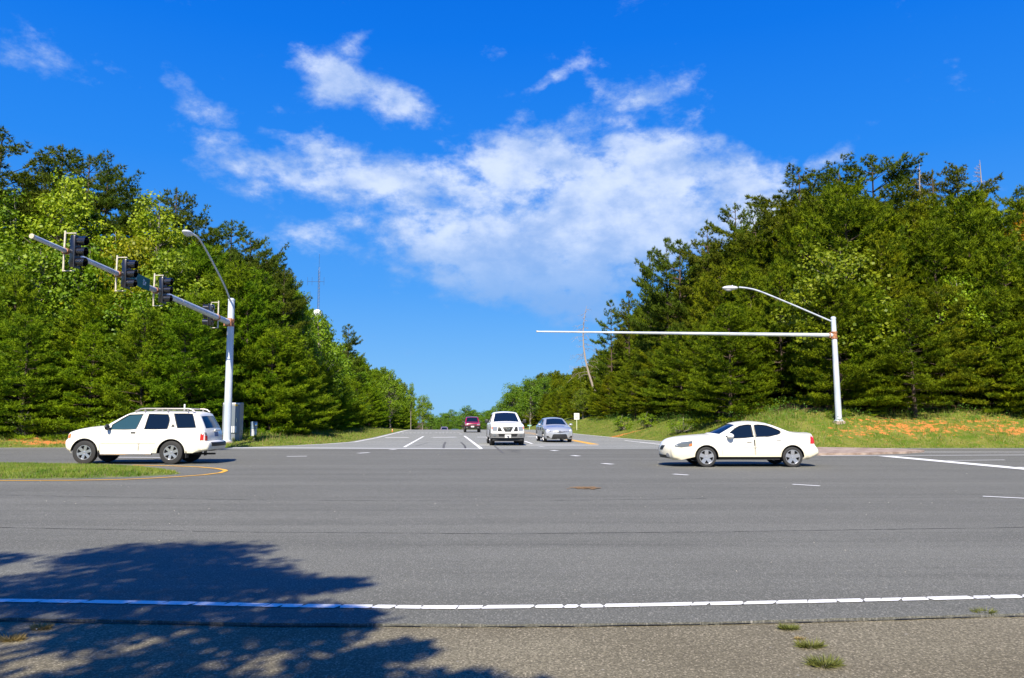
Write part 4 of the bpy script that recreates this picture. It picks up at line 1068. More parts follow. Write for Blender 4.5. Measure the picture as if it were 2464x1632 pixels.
        for k in range(len(idx_)): fs.append((idx_[k], idx_[(k + 1) % len(idx_)], n0 + (k + 1) % len(idx_), n0 + k))
        m_.add(vs + vs2, fs); return m_.build(nm, mtl, parent, fix=True)
    made = {}
    for it in S.get('patches', []):
        nm, mtl, poly, off, where = it[:5]
        if where in ('sides',):
            for w_ in ('near', 'far'): patch(nm, mtl, poly, off, w_, root)
        elif where in ('front2', 'rear2'):
            w_ = where[:-1]
            for s_ in (1, -1): patch(nm, mtl, [(a * s_, b) for a, b in poly], off, w_, root)
        else: made[nm] = patch(nm, mtl, poly, off, where, root)
    # --- wheels
    for xc, zc, r_ in wr:
        for s_ in (-1, 1):
            yc = s_ * (W - S.get('track_in', .13)); tw = S.get('tw', .11)
            hub = MB(); hub.lathe([(0, tw * .2), (r_ * .62, tw * .2), (r_ * .64, 0), (r_ * .64, -tw), (0, -tw)], 'Y', 28)
            if s_ < 0: hub.v = [(a, -b, c) for a, b, c in hub.v]
            wh = hub.build('wheel', M_DARK, root, True, (xc, yc, zc))
            ty = MB(); ri = S.get('rim', .64) * r_
            ty.lathe([(ri, tw * .8), (ri * 1.03, tw), (r_ * .90, tw * 1.02), (r_ * .975, tw * .9), (r_, tw * .6), (r_, -tw * .6), (r_ * .975, -tw * .9), (r_ * .9, -tw), (ri, -tw * .9), (ri, tw * .8)], 'Y', 40)
            ty.build('tyre', M_TYRE, wh, True)
            rm = MB(); ns = S.get('spokes', 6); o_ = s_
            rm.lathe([(ri * 1.0, tw * .62), (ri * 1.0, tw * .92), (ri * .93, tw * .92), (ri * .88, tw * .55)], 'Y', 36)
            for k in range(ns):
                a = 2 * math.pi * k / ns + .3; ca, sa = math.cos(a), math.sin(a); wi = ri * .17 * S.get('sw', 1); wo = ri * .20 * S.get('sw', 1)
                vs = []
                for rr_, ww, hh in ((ri * .1, wi, tw * .78), (ri * .95, wo, tw * .86)):
                    for q in (-1, 1):
                        for h_ in (hh, hh - .03): vs.append((ca * rr_ - sa * q * ww, h_, sa * rr_ + ca * q * ww))
                rm.add(vs, [(0, 2, 6, 4), (1, 5, 7, 3), (0, 4, 5, 1), (2, 3, 7, 6), (4, 6, 7, 5), (0, 1, 3, 2)])
            rm.lathe([(0, tw * .9), (ri * .16, tw * .9), (ri * .24, tw * .7)], 'Y', 18)
            if s_ < 0: rm.v = [(a, -b, c) for a, b, c in rm.v]
            rm.build('rim', S.get('rim_mat', M_RIM), wh, False)
    # --- floor, wheel wells
    m_ = MB(); ars = sorted(S['arches']); zt = belt - .12
    m_.box((L / 2, 0, (sill + .02 + zt) / 2), (L - 1.5, W * 2 - .62, zt - sill - .02))
    m_.box(((ars[0][0] + ars[1][0]) / 2, 0, (sill + .03 + zt) / 2), (ars[1][0] - ars[0][0] - 2 * ars[0][2] - .05, W * 2 - .16, zt - sill - .03))
    m_.box(((ars[1][0] + ars[1][2] + L) / 2 - .1, 0, (sill + .1 + zt - .1) / 2), (max(.1, L - ars[1][0] - ars[1][2] - .38), W * 2 - .3, zt - sill - .3))
    m_.box(((top[0][0] + ars[0][0] - ars[0][2]) / 2 + .13, 0, sill + .25), (max(.08, ars[0][0] - ars[0][2] - top[0][0] - .28), W * 2 - .36, .3))
    m_.build('underbody', M_DARK, root)
    return root, patch, ysurf, xnose, xtail

def sphere_bow(front, fx, rear, L, mid=()):
    return [(0, front), (fx, front * .75)] + list(mid) + [(L - .5, 0), (L - .25, -rear * .5), (L + .3, -rear)]

# white off-road wagon
wagon_paint = low_tone_paint('cream_white_paint', (.80, .78, .70), (.66, .63, .48))
S = dict(cat='car', W=1.80, L=4.86, belt=1.19, tum=.30, fil=.10, sill=.34, plan=.07, crown=.04, paint=wagon_paint,
    top=[(.16, .43, 1), (.07, .50), (.02, .62), (.02, .78), (.09, .86, 1), (.12, 1.03), (.22, 1.10), (.45, 1.17), (.82, 1.235), (1.30, 1.275, 1), (1.82, 1.586), (2.14, 1.735), (2.7, 1.765), (3.6, 1.765), (4.25, 1.75), (4.45, 1.70, 1), (4.60, 1.40), (4.70, 1.20, 1), (4.76, .98), (4.77, .76, 1), (4.88, .74), (4.90, .60), (4.86, .47, 1), (4.62, .42)],
    bow=[(0, .10), (1.2, .10), (1.4, .12), (2.2, .04), (2.6, 0), (4.3, 0), (4.6, -.06), (4.9, -.08)],
    arches=[(.71, .40, .475), (3.64, .38, .475)], wheels=[(.71, .40, .395), (3.64, .395, .395)], rim=.62, spokes=6, tw=.12, track_in=.14, seam=M_SEAM,
    doors=[('front_door', [(1.24, .45), (1.32, .38), (2.54, .38), (2.54, 1.22), (2.60, 1.70), (2.16, 1.70), (1.60, 1.40), (1.24, 1.22)]), ('rear_door', [(2.56, .38), (3.02, .38), (3.18, .60), (3.40, .90), (3.52, 1.20), (3.50, 1.68), (2.62, 1.70), (2.56, 1.22)])],
    windows=[('a', [(1.60, 1.34), (2.10, 1.655, 1), (2.57, 1.685, 1), (2.42, 1.19, 1), (1.58, 1.175, 1)], M_GLASS_L), ('b', [(2.78, 1.69, 1), (3.42, 1.69, 1), (3.50, 1.48), (3.47, 1.20, 1), (2.71, 1.19, 1)], M_GLASS), ('c', [(3.62, 1.705, 1), (4.25, 1.69, 1), (4.43, 1.23, 1), (3.82, 1.22, 1)], M_GLASS)],
    top_glass=[('windshield', 1.34, 2.10, M_GLASS), ('rear_window', 4.49, 4.69, M_GLASS)],
    patches=[('tail_light', M_RED, [(4.60, .80), (4.715, .80), (4.72, 1.06), (4.62, 1.06)], .006, 'sides'), ('tail_light', M_RED, [(.67, .80), (.80, .80), (.80, .96), (.69, .96)], .008, 'rear2'), ('reversing_light', M_LENS, [(.69, .97), (.80, .97), (.80, 1.07), (.71, 1.07)], .008, 'rear2'),
        ('turn_signal', M_AMBER, [(.135, .88), (.22, .88), (.25, 1.04), (.15, 1.03)], .006, 'sides'), ('headlight', M_LENS, [(.5, .90), (.84, .90), (.82, 1.05), (.52, 1.04)], .006, 'front2'), ('grille', M_BLACK, [(-.42, .88), (.42, .88), (.42, 1.05), (-.42, 1.05)], .006, 'front'),
        ('door_moulding', mat('cream_moulding', (.66, .62, .50), .4), [(1.27, .70), (3.10, .70), (3.13, .745), (1.27, .745)], .012, 'sides'),
        ('vent_badge', M_BLACK, [(3.60, 1.24), (3.72, 1.24), (3.70, 1.33), (3.64, 1.35), (3.60, 1.32)], .006, 'sides'), ('step_bumper', M_BLACK, [(-.62, .60), (.62, .60), (.66, .75), (-.66, .75)], .02, 'rear'), ('licence_plate', mat('plate_blue', (.10, .14, .24), .5), [(-.17, .92), (.17, .92), (.17, 1.08), (-.17, 1.08)], .01, 'rear')])
root, patch, ys, xn, xt = car('white_wagon', 'cream white off road wagon with roof rails on the far lane at left', S, (-14.55, 26.25, 0), 0, .96)
MB().tube([(1.30, -.93, .36), (3.02, -.93, .36)], .045, 8).build('side_step', M_RIM, root, True)
MB().tube([(1.30, .93, .36), (3.02, .93, .36)], .045, 8).build('side_step', M_RIM, root, True)
M_RAIL = mat('rail_grey', (.30, .28, .27), .4, .3)
for s in (-1, 1):
    m_ = MB(); m_.tube([(2.28, s * .66, 1.77), (2.46, s * .66, 1.86), (2.6, s * .66, 1.875), (4.10, s * .66, 1.87), (4.22, s * .66, 1.84), (4.32, s * .66, 1.76)], [.03, .028, .026, .026, .028, .03], 8)
    for xx in (2.62, 3.4, 4.08): m_.tube([(xx, s * .66, 1.76), (xx, s * .66, 1.87)], .03, 6)
    m_.build('roof_rail', M_RAIL, root, True)
MB().tube([(3.15, -.68, 1.885), (3.15, .68, 1.885)], .015, 6).build('roof_bar', M_RAIL, root); MB().tube([(3.95, -.68, 1.885), (3.95, .68, 1.885)], .015, 6).build('roof_bar', M_RAIL, root)
MB().box((3.87, -.45, 1.93), (.05, .03, .20), .01).build('roof_clip', M_PLATE, root)
for s in (-1, 1):
    m_ = MB(); m_.ellip((1.52, s * 1.00, 1.25), (.07, .13, .105), 14, 10); m_.tube([(1.54, s * .82, 1.18), (1.53, s * .92, 1.22)], .03, 6); m_.build('wing_mirror', M_BLACK, root, True)
    MB().box((2.35, s * float(ys(np.array([2.35]), np.array([1.05]))[0] + .0), 1.065), (.16, .04, .05), .012).build('door_handle', M_BLACK, root)
MB().tube([(4.1, -.3, .33), (4.95, -.35, .34)], .032, 8).build('tow_bar', M_BLACK, root)
MB().box((4.86, 0, 1.14), (.05, .5, .07), .02).build('plate_lamp_housing', wagon_paint, root)
for s in (-1, 1):
    MB().box((1.22, s * .83, .37), (.03, .2, .2)).build('mud_flap', M_BLACK, root); MB().box((4.16, s * .80, .33), (.03, .2, .22)).build('mud_flap', M_BLACK, root)
# driver seen through the front side glass is only a shade; the belt shows as a pale line
MB().box((2.12, -.70, 1.43), (.012, .006, .30), M=Matrix.Rotation(math.radians(38), 4, 'Y')).build('seat_belt', M_GREY, root)

# white sedan
sedan_paint = low_tone_paint('white_paint_sedan', (.82, .80, .73), (.74, .68, .52))
S = dict(cat='car', W=1.86, L=4.95, belt=.98, tum=.42, fil=.11, sill=.20, plan=.13, crown=.05, paint=sedan_paint,
    top=[(.34, .22, 1), (.26, .27), (.22, .37), (.21, .54), (.26, .68), (.36, .78), (.52, .85), (.85, .915), (1.40, .965), (1.74, .985, 1), (2.10, 1.19), (2.34, 1.318), (2.60, 1.385), (2.88, 1.408), (3.16, 1.392), (3.44, 1.345), (3.76, 1.225), (4.10, 1.085, 1), (4.40, 1.045), (4.76, 1.03, 1), (4.80, .90), (4.83, .70), (4.94, .55), (4.95, .42), (4.88, .36), (4.60, .23)],
    bow=[(0, .22), (.6, .22), (1.2, .18), (1.75, .24), (2.3, .10), (2.8, .02), (3.6, 0), (4.0, -.06), (4.4, -.02), (4.7, -.10), (5.0, -.16)],
    arches=[(1.32, .325, .375), (4.06, .325, .375)], wheels=[(1.32, .318, .318), (4.06, .318, .318)], rim=.72, spokes=5, sw=1.35, tw=.105, track_in=.125,
    doors=[('front_door', [(1.83, .30), (2.86, .30), (2.86, 1.36), (2.50, 1.34), (2.20, 1.20), (1.86, 1.0), (1.80, .8)]), ('rear_door', [(2.88, .30), (3.62, .30), (3.72, .55), (3.80, .80), (3.84, 1.10), (3.42, 1.31), (2.88, 1.37)])],
    windows=[('a', [(1.94, .955, 1), (2.16, 1.13), (2.40, 1.27), (2.62, 1.325), (2.80, 1.33, 1), (2.82, .95, 1), (2.2, .915, 1)], M_GLASS), ('b', [(2.91, 1.33, 1), (3.14, 1.325), (3.38, 1.275), (3.60, 1.19), (3.72, 1.11), (3.66, 1.045), (3.45, 1.0), (2.92, .955, 1)], M_GLASS)],
    top_glass=[('windshield', 1.80, 2.34, M_GLASS), ('rear_window', 3.40, 4.06, M_GLASS)],
    patches=[('headlight', M_LENSD, [(.30, .645), (.36, .72), (.52, .79), (.88, .835), (.86, .66), (.52, .62)], .008, 'near'), ('turn_signal', M_AMBER, [(.76, .67), (.86, .67), (.87, .74), (.79, .73)], .014, 'near'), 
        ('grille', M_BLACK, [(.10, .54), (.34, .54), (.42, .67), (.12, .67)], .01, 'front2'), ('lower_intake', M_BLACK, [(-.62, .27), (.62, .27), (.56, .37), (-.56, .37)], .01, 'front'),
        ('fog_lamp', M_LENS, [(.60 + .075 * math.cos(k * .5236), .36 + .075 * math.sin(k * .5236)) for k in range(12)], .012, 'front2'),
        ('tail_light', M_RED, [(4.64, .74), (4.80, .73), (4.79, .98), (4.66, 1.0)], .008, 'sides'), ('tail_light', M_RED, [(.45, .76), (.78, .76), (.78, .98), (.5, .96)], .008, 'rear2'),
        ('side_trim', mat('trim_line', (.62, .60, .54), .4), [(1.84, .615), (3.66, .635), (3.66, .65), (1.84, .63)], .006, 'sides'), ('fuel_flap', mat('flap_line', (.6, .58, .52), .4), [(1.76, .62), (1.79, .62), (1.79, .645), (1.76, .645)], .008, 'near')])
sx = G(1598, 1124).x
root, patch, ys, xn, xt = car('white_sedan', 'white four door sedan with dark windows crossing at right', S, (4.70, 24.95, 0), 0, .965)
for s in (-1, 1):
    m_ = MB(); m_.ellip((2.06, s * 1.02, .985), (.11, .12, .085), 16, 10); m_.tube([(2.10, s * .85, .93), (2.08, s * .96, .95)], .03, 6); m_.build('wing_mirror', sedan_paint, root, True)
    for xx, zz_ in ((2.68, .79), (3.62, .86)): MB().box((xx, s * float(ys(np.array([xx]), np.array([zz_]))[0] + .008), zz_), (.15, .03, .022), .008).build('door_handle', M_SEAM, root)

# white pickup, nose on
pick_paint = low_tone_paint('white_paint_pickup', (.84, .84, .82), (.70, .68, .62))
S = dict(cat='pickup', W=1.84, L=5.22, belt=1.18, tum=.34, fil=.08, sill=.36, plan=.05, crown=.05, paint=pick_paint,
    top=[(.10, .46, 1), (.06, .56), (.05, .76), (.07, .98), (.14, 1.07), (.40, 1.14), (.9, 1.19), (1.28, 1.225, 1), (1.65, 1.47), (2.02, 1.70), (2.3, 1.775), (2.9, 1.79), (3.38, 1.77), (3.50, 1.72, 1), (3.58, 1.24, 1), (3.7, 1.20, 1), (5.1, 1.20, 1), (5.18, 1.1), (5.20, .7), (5.22, .5, 1)],
    bow=[(0, .14), (.5, .12), (1.3, .16), (2.0, .06), (2.5, 0), (3.5, 0), (5, 0), (5.3, -.03)],
    arches=[(.92, .42, .47), (4.12, .42, .47)], wheels=[(.92, .39, .39), (4.12, .39, .39)], rim=.60, spokes=6, tw=.13, track_in=.13,
    doors=[('front_door', [(1.42, .45), (2.42, .45), (2.42, 1.7), (2.0, 1.66), (1.45, 1.25)]), ('rear_door', [(2.44, .45), (3.3, .45), (3.46, .9), (3.46, 1.68), (2.44, 1.70)])],
    windows=[('a', [(1.62, 1.28), (2.04, 1.62, 1), (2.36, 1.66, 1), (2.36, 1.25, 1), (1.62, 1.22, 1)], M_GLASS), ('b', [(2.5, 1.66, 1), (3.3, 1.64, 1), (3.36, 1.28, 1), (2.5, 1.25, 1)], M_GLASS)],
    top_glass=[('windshield', 1.32, 2.06, M_GLASS), ('rear_window', 3.5, 3.58, M_GLASS)],
    patches=[('headlight', M_LENS, [(.58, .79), (.80, .79), (.83, .90), (.82, 1.03), (.55, 1.03)], .01, 'front2'), ('turn_signal', M_AMBER, [(.80, .88), (.86, .90), (.86, 1.02), (.81, 1.02)], .014, 'front2'),
        ('grille', M_BLACK, [(-.16, .75), (.16, .75), (.27, .95), (.27, 1.02), (-.27, 1.02), (-.27, .95)], .014, 'front'), ('side_grille', M_BLACK, [(.30, .77), (.54, .77), (.52, 1.02), (.40, 1.02)], .012, 'front2'),
        ('bumper', M_GREY, [(-.90, .42), (.90, .42), (.92, .66), (-.92, .66)], .05, 'front'), ('bumper_slot', M_BLACK, [(-.46, .50), (.46, .50), (.52, .645), (-.52, .645)], .06, 'front'), ('fog_lamp', M_LENSD, [(.70 + .075 * math.cos(k * .5236), .56 + .07 * math.sin(k * .5236)) for k in range(12)], .062, 'front2'),
        ('licence_plate', M_PLATE, [(-.165, .43), (.165, .43), (.165, .60), (-.165, .60)], .075, 'front')])
pk = G(1222, 1072)
root, patch, ys, xn, xt = car('white_pickup', 'white crew cab pickup waiting nose on at the stop line', S, (pk.x, pk.y - .45, -.01), math.radians(90 + 4.5))
# valance, plate mark, ring badge, mirrors
MB().box((.20, 0, .34), (.2, 1.62, .2), .05).build('valance', M_BLACK, root)
pm = MB(); x0 = xn(.5, 0) - .082
pm.prism([(-.05, .45), (.00, .455), (.075, .53), (.075, .585), (.02, .585), (-.07, .50)], x0, x0 + .012, 'YZ'); pm.build('plate_mark', M_PLATED, root)
bd = MB(); bd.lathe([(.085, 0), (.085, -.03), (.055, -.03), (.055, 0)], 'X', 24, (xn(.9, 0) - .02, 0, .90)); bd.box((xn(.9, 0) - .04, 0, .90), (.03, .20, .035)); bd.build('badge', M_CHROME, root)
for s in (-1, 1):
    m_ = MB(); m_.box((1.62, s * 1.04, 1.29), (.10, .20, .20), .04); m_.tube([(1.64, s * .8, 1.22), (1.62, s * .98, 1.25)], .03, 6); m_.build('wing_mirror', M_BLACK, root)
MB().box((5.24, 0, .52), (.14, 1.7, .18), .03).build('rear_bumper', M_CHROME, root)

# silver compact sedan, nose on
silver = mat('silver_blue_paint', (.40, .42, .45), .30, .35, .5, .8)
S = dict(cat='car', W=1.78, L=4.62, belt=.97, tum=.46, fil=.11, sill=.19, plan=.10, crown=.05, paint=silver,
    top=[(.26, .19, 1), (.20, .26), (.18, .44), (.20, .62), (.26, .70), (.40, .80), (.75, .90), (1.20, .985), (1.32, 1.0, 1), (1.75, 1.24), (2.1, 1.40), (2.5, 1.46), (2.9, 1.462), (3.3, 1.42), (3.7, 1.27), (4.02, 1.12, 1), (4.45, 1.10, 1), (4.54, 1.0), (4.56, .7), (4.60, .5), (4.5, .28)],
    bow=[(0, .22), (.6, .22), (1.3, .20), (2.1, .08), (2.6, 0), (3.7, -.04), (4.3, -.06), (4.7, -.12)],
    arches=[(.98, .32, .36), (3.68, .32, .36)], wheels=[(.98, .315, .315), (3.68, .315, .315)], rim=.70, spokes=5, tw=.10, track_in=.12, seam=M_GREY,
    doors=[('front_door', [(1.5, .28), (2.48, .28), (2.48, 1.40), (2.1, 1.36), (1.5, 1.02)]), ('rear_door', [(2.5, .28), (3.25, .28), (3.42, .7), (3.50, 1.25), (3.2, 1.38), (2.5, 1.41)])],
    windows=[('a', [(1.62, 1.0, 1), (2.1, 1.31), (2.42, 1.37, 1), (2.42, .99, 1)], M_GLASS), ('b', [(2.55, 1.37, 1), (3.05, 1.35), (3.40, 1.20), (3.42, 1.03, 1), (2.55, .99, 1)], M_GLASS)],
    top_glass=[('windshield', 1.38, 2.06, M_GLASS), ('rear_window', 3.4, 3.98, M_GLASS)],
    patches=[('headlight', M_LENSD, [(.44, .63), (.66, .65), (.84, .76), (.85, .83), (.66, .79), (.50, .72)], .012, 'front2'), ('headlight_glint', mat('headlamp_glint', (.85, .88, .95), .1, 0, .8, .8), [(.60, .67), (.72, .69), (.78, .76), (.70, .77), (.62, .74)], .02, 'front2'),  # small pale patch is the headlamp's glint, painted as a bright colour
        ('upper_grille', M_BLACK, [(-.50, .64), (0, .59), (.50, .64), (.50, .70), (0, .66), (-.50, .70)], .012, 'front'), ('lower_grille', M_BLACK, [(-.50, .22), (.50, .22), (.42, .48), (.34, .51), (-.34, .51), (-.42, .48)], .015, 'front'), ('fog_lamp', M_BLACK, [(.58, .30), (.76, .28), (.80, .40), (.68, .39)], .012, 'front2')])
ck = G(1346, 1063.5)
root, patch, ys, xn, xt = car('silver_sedan', 'silver blue compact sedan waiting nose on beside the pickup', S, (ck.x, ck.y - .55, -.025), math.radians(90 + 6.5))
bd = MB(); bd.lathe([(.07, 0), (.07, -.02), (.045, -.02), (.045, 0)], 'X', 20, (xn(.64, 0) - .02, 0, .64)); bd.ellip((xn(.64, 0) - .025, 0, .65), (.01, .05, .02)); bd.build('badge', M_CHROME, root)
for s in (-1, 1):
    m_ = MB(); m_.ellip((1.66, s * .99, 1.06), (.09, .12, .075), 14, 10); m_.tube([(1.68, s * .82, 1.0), (1.66, s * .95, 1.03)], .025, 6); m_.build('wing_mirror', silver, root, True)
for s in (-1, 1): MB().box((.25, s * .30, .20), (.05, .32, .03), .01).build('lip_marker', M_PLATE, root)

# maroon wagon farther up the road and two beyond the crest
def far_wagon(label, loc, paint_, rz, sc=1.0):
    S = dict(cat='car', W=1.72, L=4.4, belt=1.05, tum=.26, fil=.07, sill=.36, plan=.05, crown=.03, paint=paint_,
        top=[(.10, .50, 1), (.05, .62), (.06, .90), (.14, .98), (.5, 1.02), (1.2, 1.08, 1), (1.5, 1.35), (1.75, 1.58), (2.1, 1.65), (3.2, 1.66), (4.1, 1.63), (4.25, 1.55, 1), (4.36, 1.05), (4.40, .5, 1)],
        bow=[(0, .06), (1.2, .05), (2, 0), (4.4, -.02)], arches=[(.85, .42, .44), (3.5, .42, .44)], wheels=[(.85, .37, .37), (3.5, .37, .37)], rim=.6, spokes=6, tw=.12, track_in=.1,
        doors=[], windows=[('a', [(1.45, 1.10, 1), (1.78, 1.50, 1), (2.4, 1.54, 1), (2.4, 1.10, 1)], M_GLASS), ('b', [(2.55, 1.54, 1), (4.0, 1.52, 1), (4.15, 1.1, 1), (2.55, 1.1, 1)], M_GLASS)],
        top_glass=[('windshield', 1.22, 1.74, M_GLASS), ('rear_window', 4.25, 4.37, M_GLASS)],
        patches=[('headlight', M_LENS, [(.48, .78), (.78, .78), (.78, .91), (.48, .91)], .01, 'front2'), ('grille', M_BLACK, [(-.44, .76), (.44, .76), (.44, .90), (-.44, .90)], .01, 'front'), ('bumper', M_BLACK, [(-.82, .42), (.82, .42), (.84, .72), (-.84, .72)], .05, 'front'),
            ('fog_lamp', M_LENS, [(.5, .50), (.68, .50), (.68, .57), (.5, .57)], .06, 'front2'), ('licence_plate', M_PLATE, [(-.17, .55), (.17, .55), (.17, .70), (-.17, .70)], .06, 'front')])
    root, patch, ys, xn, xt = car('maroon_wagon' if 'maroon' in label else 'distant_car', label, S, loc, rz, sc)
    for s in (-1, 1):
        m_ = MB(); m_.box((1.5, s * .95, 1.12), (.08, .16, .14), .03); m_.build('wing_mirror', M_BLACK, root)
    return root
p = on(1137, 1041)
far_wagon('maroon boxy wagon coming down the side road', (p[0], p[1], float(base(p[1]))), mat('maroon_paint', (.30, .012, .045), .25, .1, .5, .8), math.radians(90 + 4.7), 1.0)
p = P(1069, 1028.5, 168); far_wagon('small pink and blue car just showing over the crest', (p.x, 168, p.z - 1.62), mat('pinkish_paint', (.35, .25, .38), .3, .1, .5, .6), math.radians(90 + 4.7), 1.0)
p = P(1095, 1034, 140); far_wagon('dark car roof barely showing over the crest', (p.x, 140, p.z - 1.62), mat('dark_green_paint', (.03, .045, .04), .3, .1, .5, .6), math.radians(90 + 4.7), 1.0)

# ------------------------------------------------------------ signal poles
def galv(name, a, b_):
    return vary(mat(name, a, .42, .15, .5), 2.2, a, b_, stretch=(1, 1, .35))
M_POLE = galv('pale_painted_steel', (.50, .56, .62), (.66, .70, .73)); M_ARM = galv('galvanised_steel', (.44, .48, .54), (.58, .62, .66)); M_RUST = vary(mat('rust', (.35, .13, .05), .8), 12, (.22, .08, .03), (.50, .24, .12))
M_LUM = mat('lamp_housing', (.62, .63, .64), .45); M_LUMG = mat('lamp_glass', (.55, .56, .55), .15); M_BRK = vary(mat('bracket_cream', (.55, .50, .38), .6), 8, (.45, .40, .28), (.66, .60, .48))
def signal_pole(label, bx, by, bz, topz, r0, r1, arm, lumin, lean=(0, 0)):
    root = thing('signal_pole', label, 'signal pole', (bx, by, bz))
    m_ = MB(); n = 14; m_.tube([(lean[0] * k / n, lean[1] * k / n, (topz - bz) * k / n) for k in range(n + 1)], [r0 + (r1 - r0) * k / n for k in range(n + 1)], 20)
    m_.build('pole', M_POLE, root, True)
    MB().lathe([(0, .06), (r0 + .14, .06), (r0 + .16, 0), (r0 + .16, -.4)], 'Z', 24).build('concrete_base', M_CONC, root)
    m_ = MB(); m_.lathe([(0, 0), (r0 + .07, 0), (r0 + .07, .05), (r0 + .01, .06), (r0 + .01, .12)], 'Z', 20, (0, 0, .06)); m_.build('base_flange', M_POLE, root)
    m_ = MB(); m_.lathe([(0, .10), (r1 * .6, .09), (r1 + .015, .03), (r1 + .015, -.05), (r1, -.05)], 'Z', 20, (lean[0], lean[1], topz - bz)); m_.build('pole_cap', M_POLE, root, True)
    pts, rad = arm; off = Vector((bx, by, bz))
    m_ = MB(); N = 24; P_ = []; R_ = []
    for k in range(N + 1):
        t_ = k / N; P_.append(Vector(pts[0]).lerp(Vector(pts[1]), t_) - off); R_.append(rad[0] + (rad[1] - rad[0]) * t_)
    m_.tube(P_, R_, 16); a_ = m_.build('mast_arm', M_ARM, root, True)
    z_ = pts[0][2] - bz; m_ = MB(); rp = r0 + (r1 - r0) * z_ / (topz - bz)
    m_.lathe([(rp, z_ - .20), (rp + .03, z_ - .20), (rp + .03, z_ - .12), (rp + .012, z_ - .12), (rp + .012, z_ + .12), (rp + .03, z_ + .12), (rp + .03, z_ + .20), (rp, z_ + .20)], 'Z', 20, (lean[0] * z_ / (topz - bz), 0, 0))
    d = (P_[1] - P_[0]).normalized(); M = d.to_track_quat('Z', 'Y').to_matrix().to_4x4()
    m_.box(P_[0] + d * (rp + .04), (rad[0] * 2.6, rad[0] * 2.6, .05), M=M); m_.build('arm_clamp', M_RUST, root)
    # seams where sections of the arm are sleeved, and the tip cap
    for q in (.35, .68, .86):
        c = P_[0].lerp(P_[-1], q); rr_ = rad[0] + (rad[1] - rad[0]) * q; MB().tube([c, c + d * .04], rr_ + .008, 14).build('arm_collar', M_BRK, a_)
    MB().tube([P_[-1] - d * .02, P_[-1] + d * .05], rad[1] + .012, 14).build('arm_cap', M_BRK, a_)
    lp, lr, head, hd = lumin
    l_ = MB().tube([Vector(p) - off for p in catmull3(lp)], lr, 10).build('lamp_arm', M_ARM, root, True)
    H_ = Vector(head) - off; ang = math.atan2(hd[1], hd[0]); M = Matrix.Rotation(ang, 4, 'Z')
    m_ = MB(); m_.ellip(H_, (.44, .20, .12), 20, 12, M); m_.box(H_ + Vector((-.12 * math.cos(ang), -.12 * math.sin(ang), .12)), (.05, .05, .06), .01); lh = m_.build('lamp_head', M_LUM, root, True)
    MB().ellip(H_ + Vector((.08 * math.cos(ang), .08 * math.sin(ang), -.055)), (.24, .145, .13), 18, 10, M).build('lamp_lens', M_LUMG, lh, True)
    return root
def catmull3(pts, k=8):
    out = []; n = len(pts); A_ = [Vector(p) for p in pts]
    for i in range(n - 1):
        p0, p1, p2, p3 = A_[max(0, i - 1)], A_[i], A_[i + 1], A_[min(n - 1, i + 2)]
        for j in range(k):
            t_ = j / k
            out.append(.5 * ((2 * p1) + (p2 - p0) * t_ + (2 * p0 - 5 * p1 + 4 * p2 - p3) * t_ ** 2 + (3 * p1 - p0 - 3 * p2 + p3) * t_ ** 3))
    out.append(A_[-1]); return out
# left mast: its arm reaches over the far lanes towards the camera
YL = 41.0; bt = P(546, 1060, YL); tp_ = P(557, 722, YL); ab = P(553, 777, YL); XL = bt.x
zg = float(height(bt.x, YL))
tipY = abs(XL) * F / (1232 - 80); tip = P(78, 569, tipY)
AA, BB = Vector((ab.x, YL - .1, ab.z)), tip
hd_ = P(452, 561, 35.6)
lam = [(tp_.x, YL - .05, tp_.z - .15), P(541, 690, 39.9)[:], P(516, 640, 38.4)[:], P(490, 592, 36.9)[:], P(476, 572, 36.1)[:], P(463, 563, 35.75)[:]]
signal_pole('pale steel signal pole at left with a long arm carrying four signal heads', bt.x, YL, zg, tp_.z, .20, .165, ((AA, BB), (.155, .07)), (lam, .045, hd_, (hd_.x - tp_.x, 35.6 - YL)), (tp_.x - bt.x, 0))
# right mast: empty arm stretched left, parallel to the main road
YR = 42.6; bt2 = P(2020, 1052, YR); tp2 = P(2005, 766, YR); ab2 = P(2003, 807, YR); tip2 = P(1293, 798, YR - .3)
zg2 = float(height(bt2.x, YR))
h2 = P(1757, 693, YR - .2)
lam2 = [P(2004, 775, YR)[:], P(1962, 757, YR)[:], P(1900, 730.5, YR)[:], P(1830, 702, YR)[:], P(1800, 694, YR)[:], P(1778, 691.5, YR)[:]]
signal_pole('pale steel signal pole at right with a long empty arm and a lamp', bt2.x, YR, zg2, tp2.z, .175, .13, ((Vector(ab2), Vector(tip2)), (.115, .04)), (lam2, .045, h2, (-1, 0)), (tp2.x - bt2.x, 0))

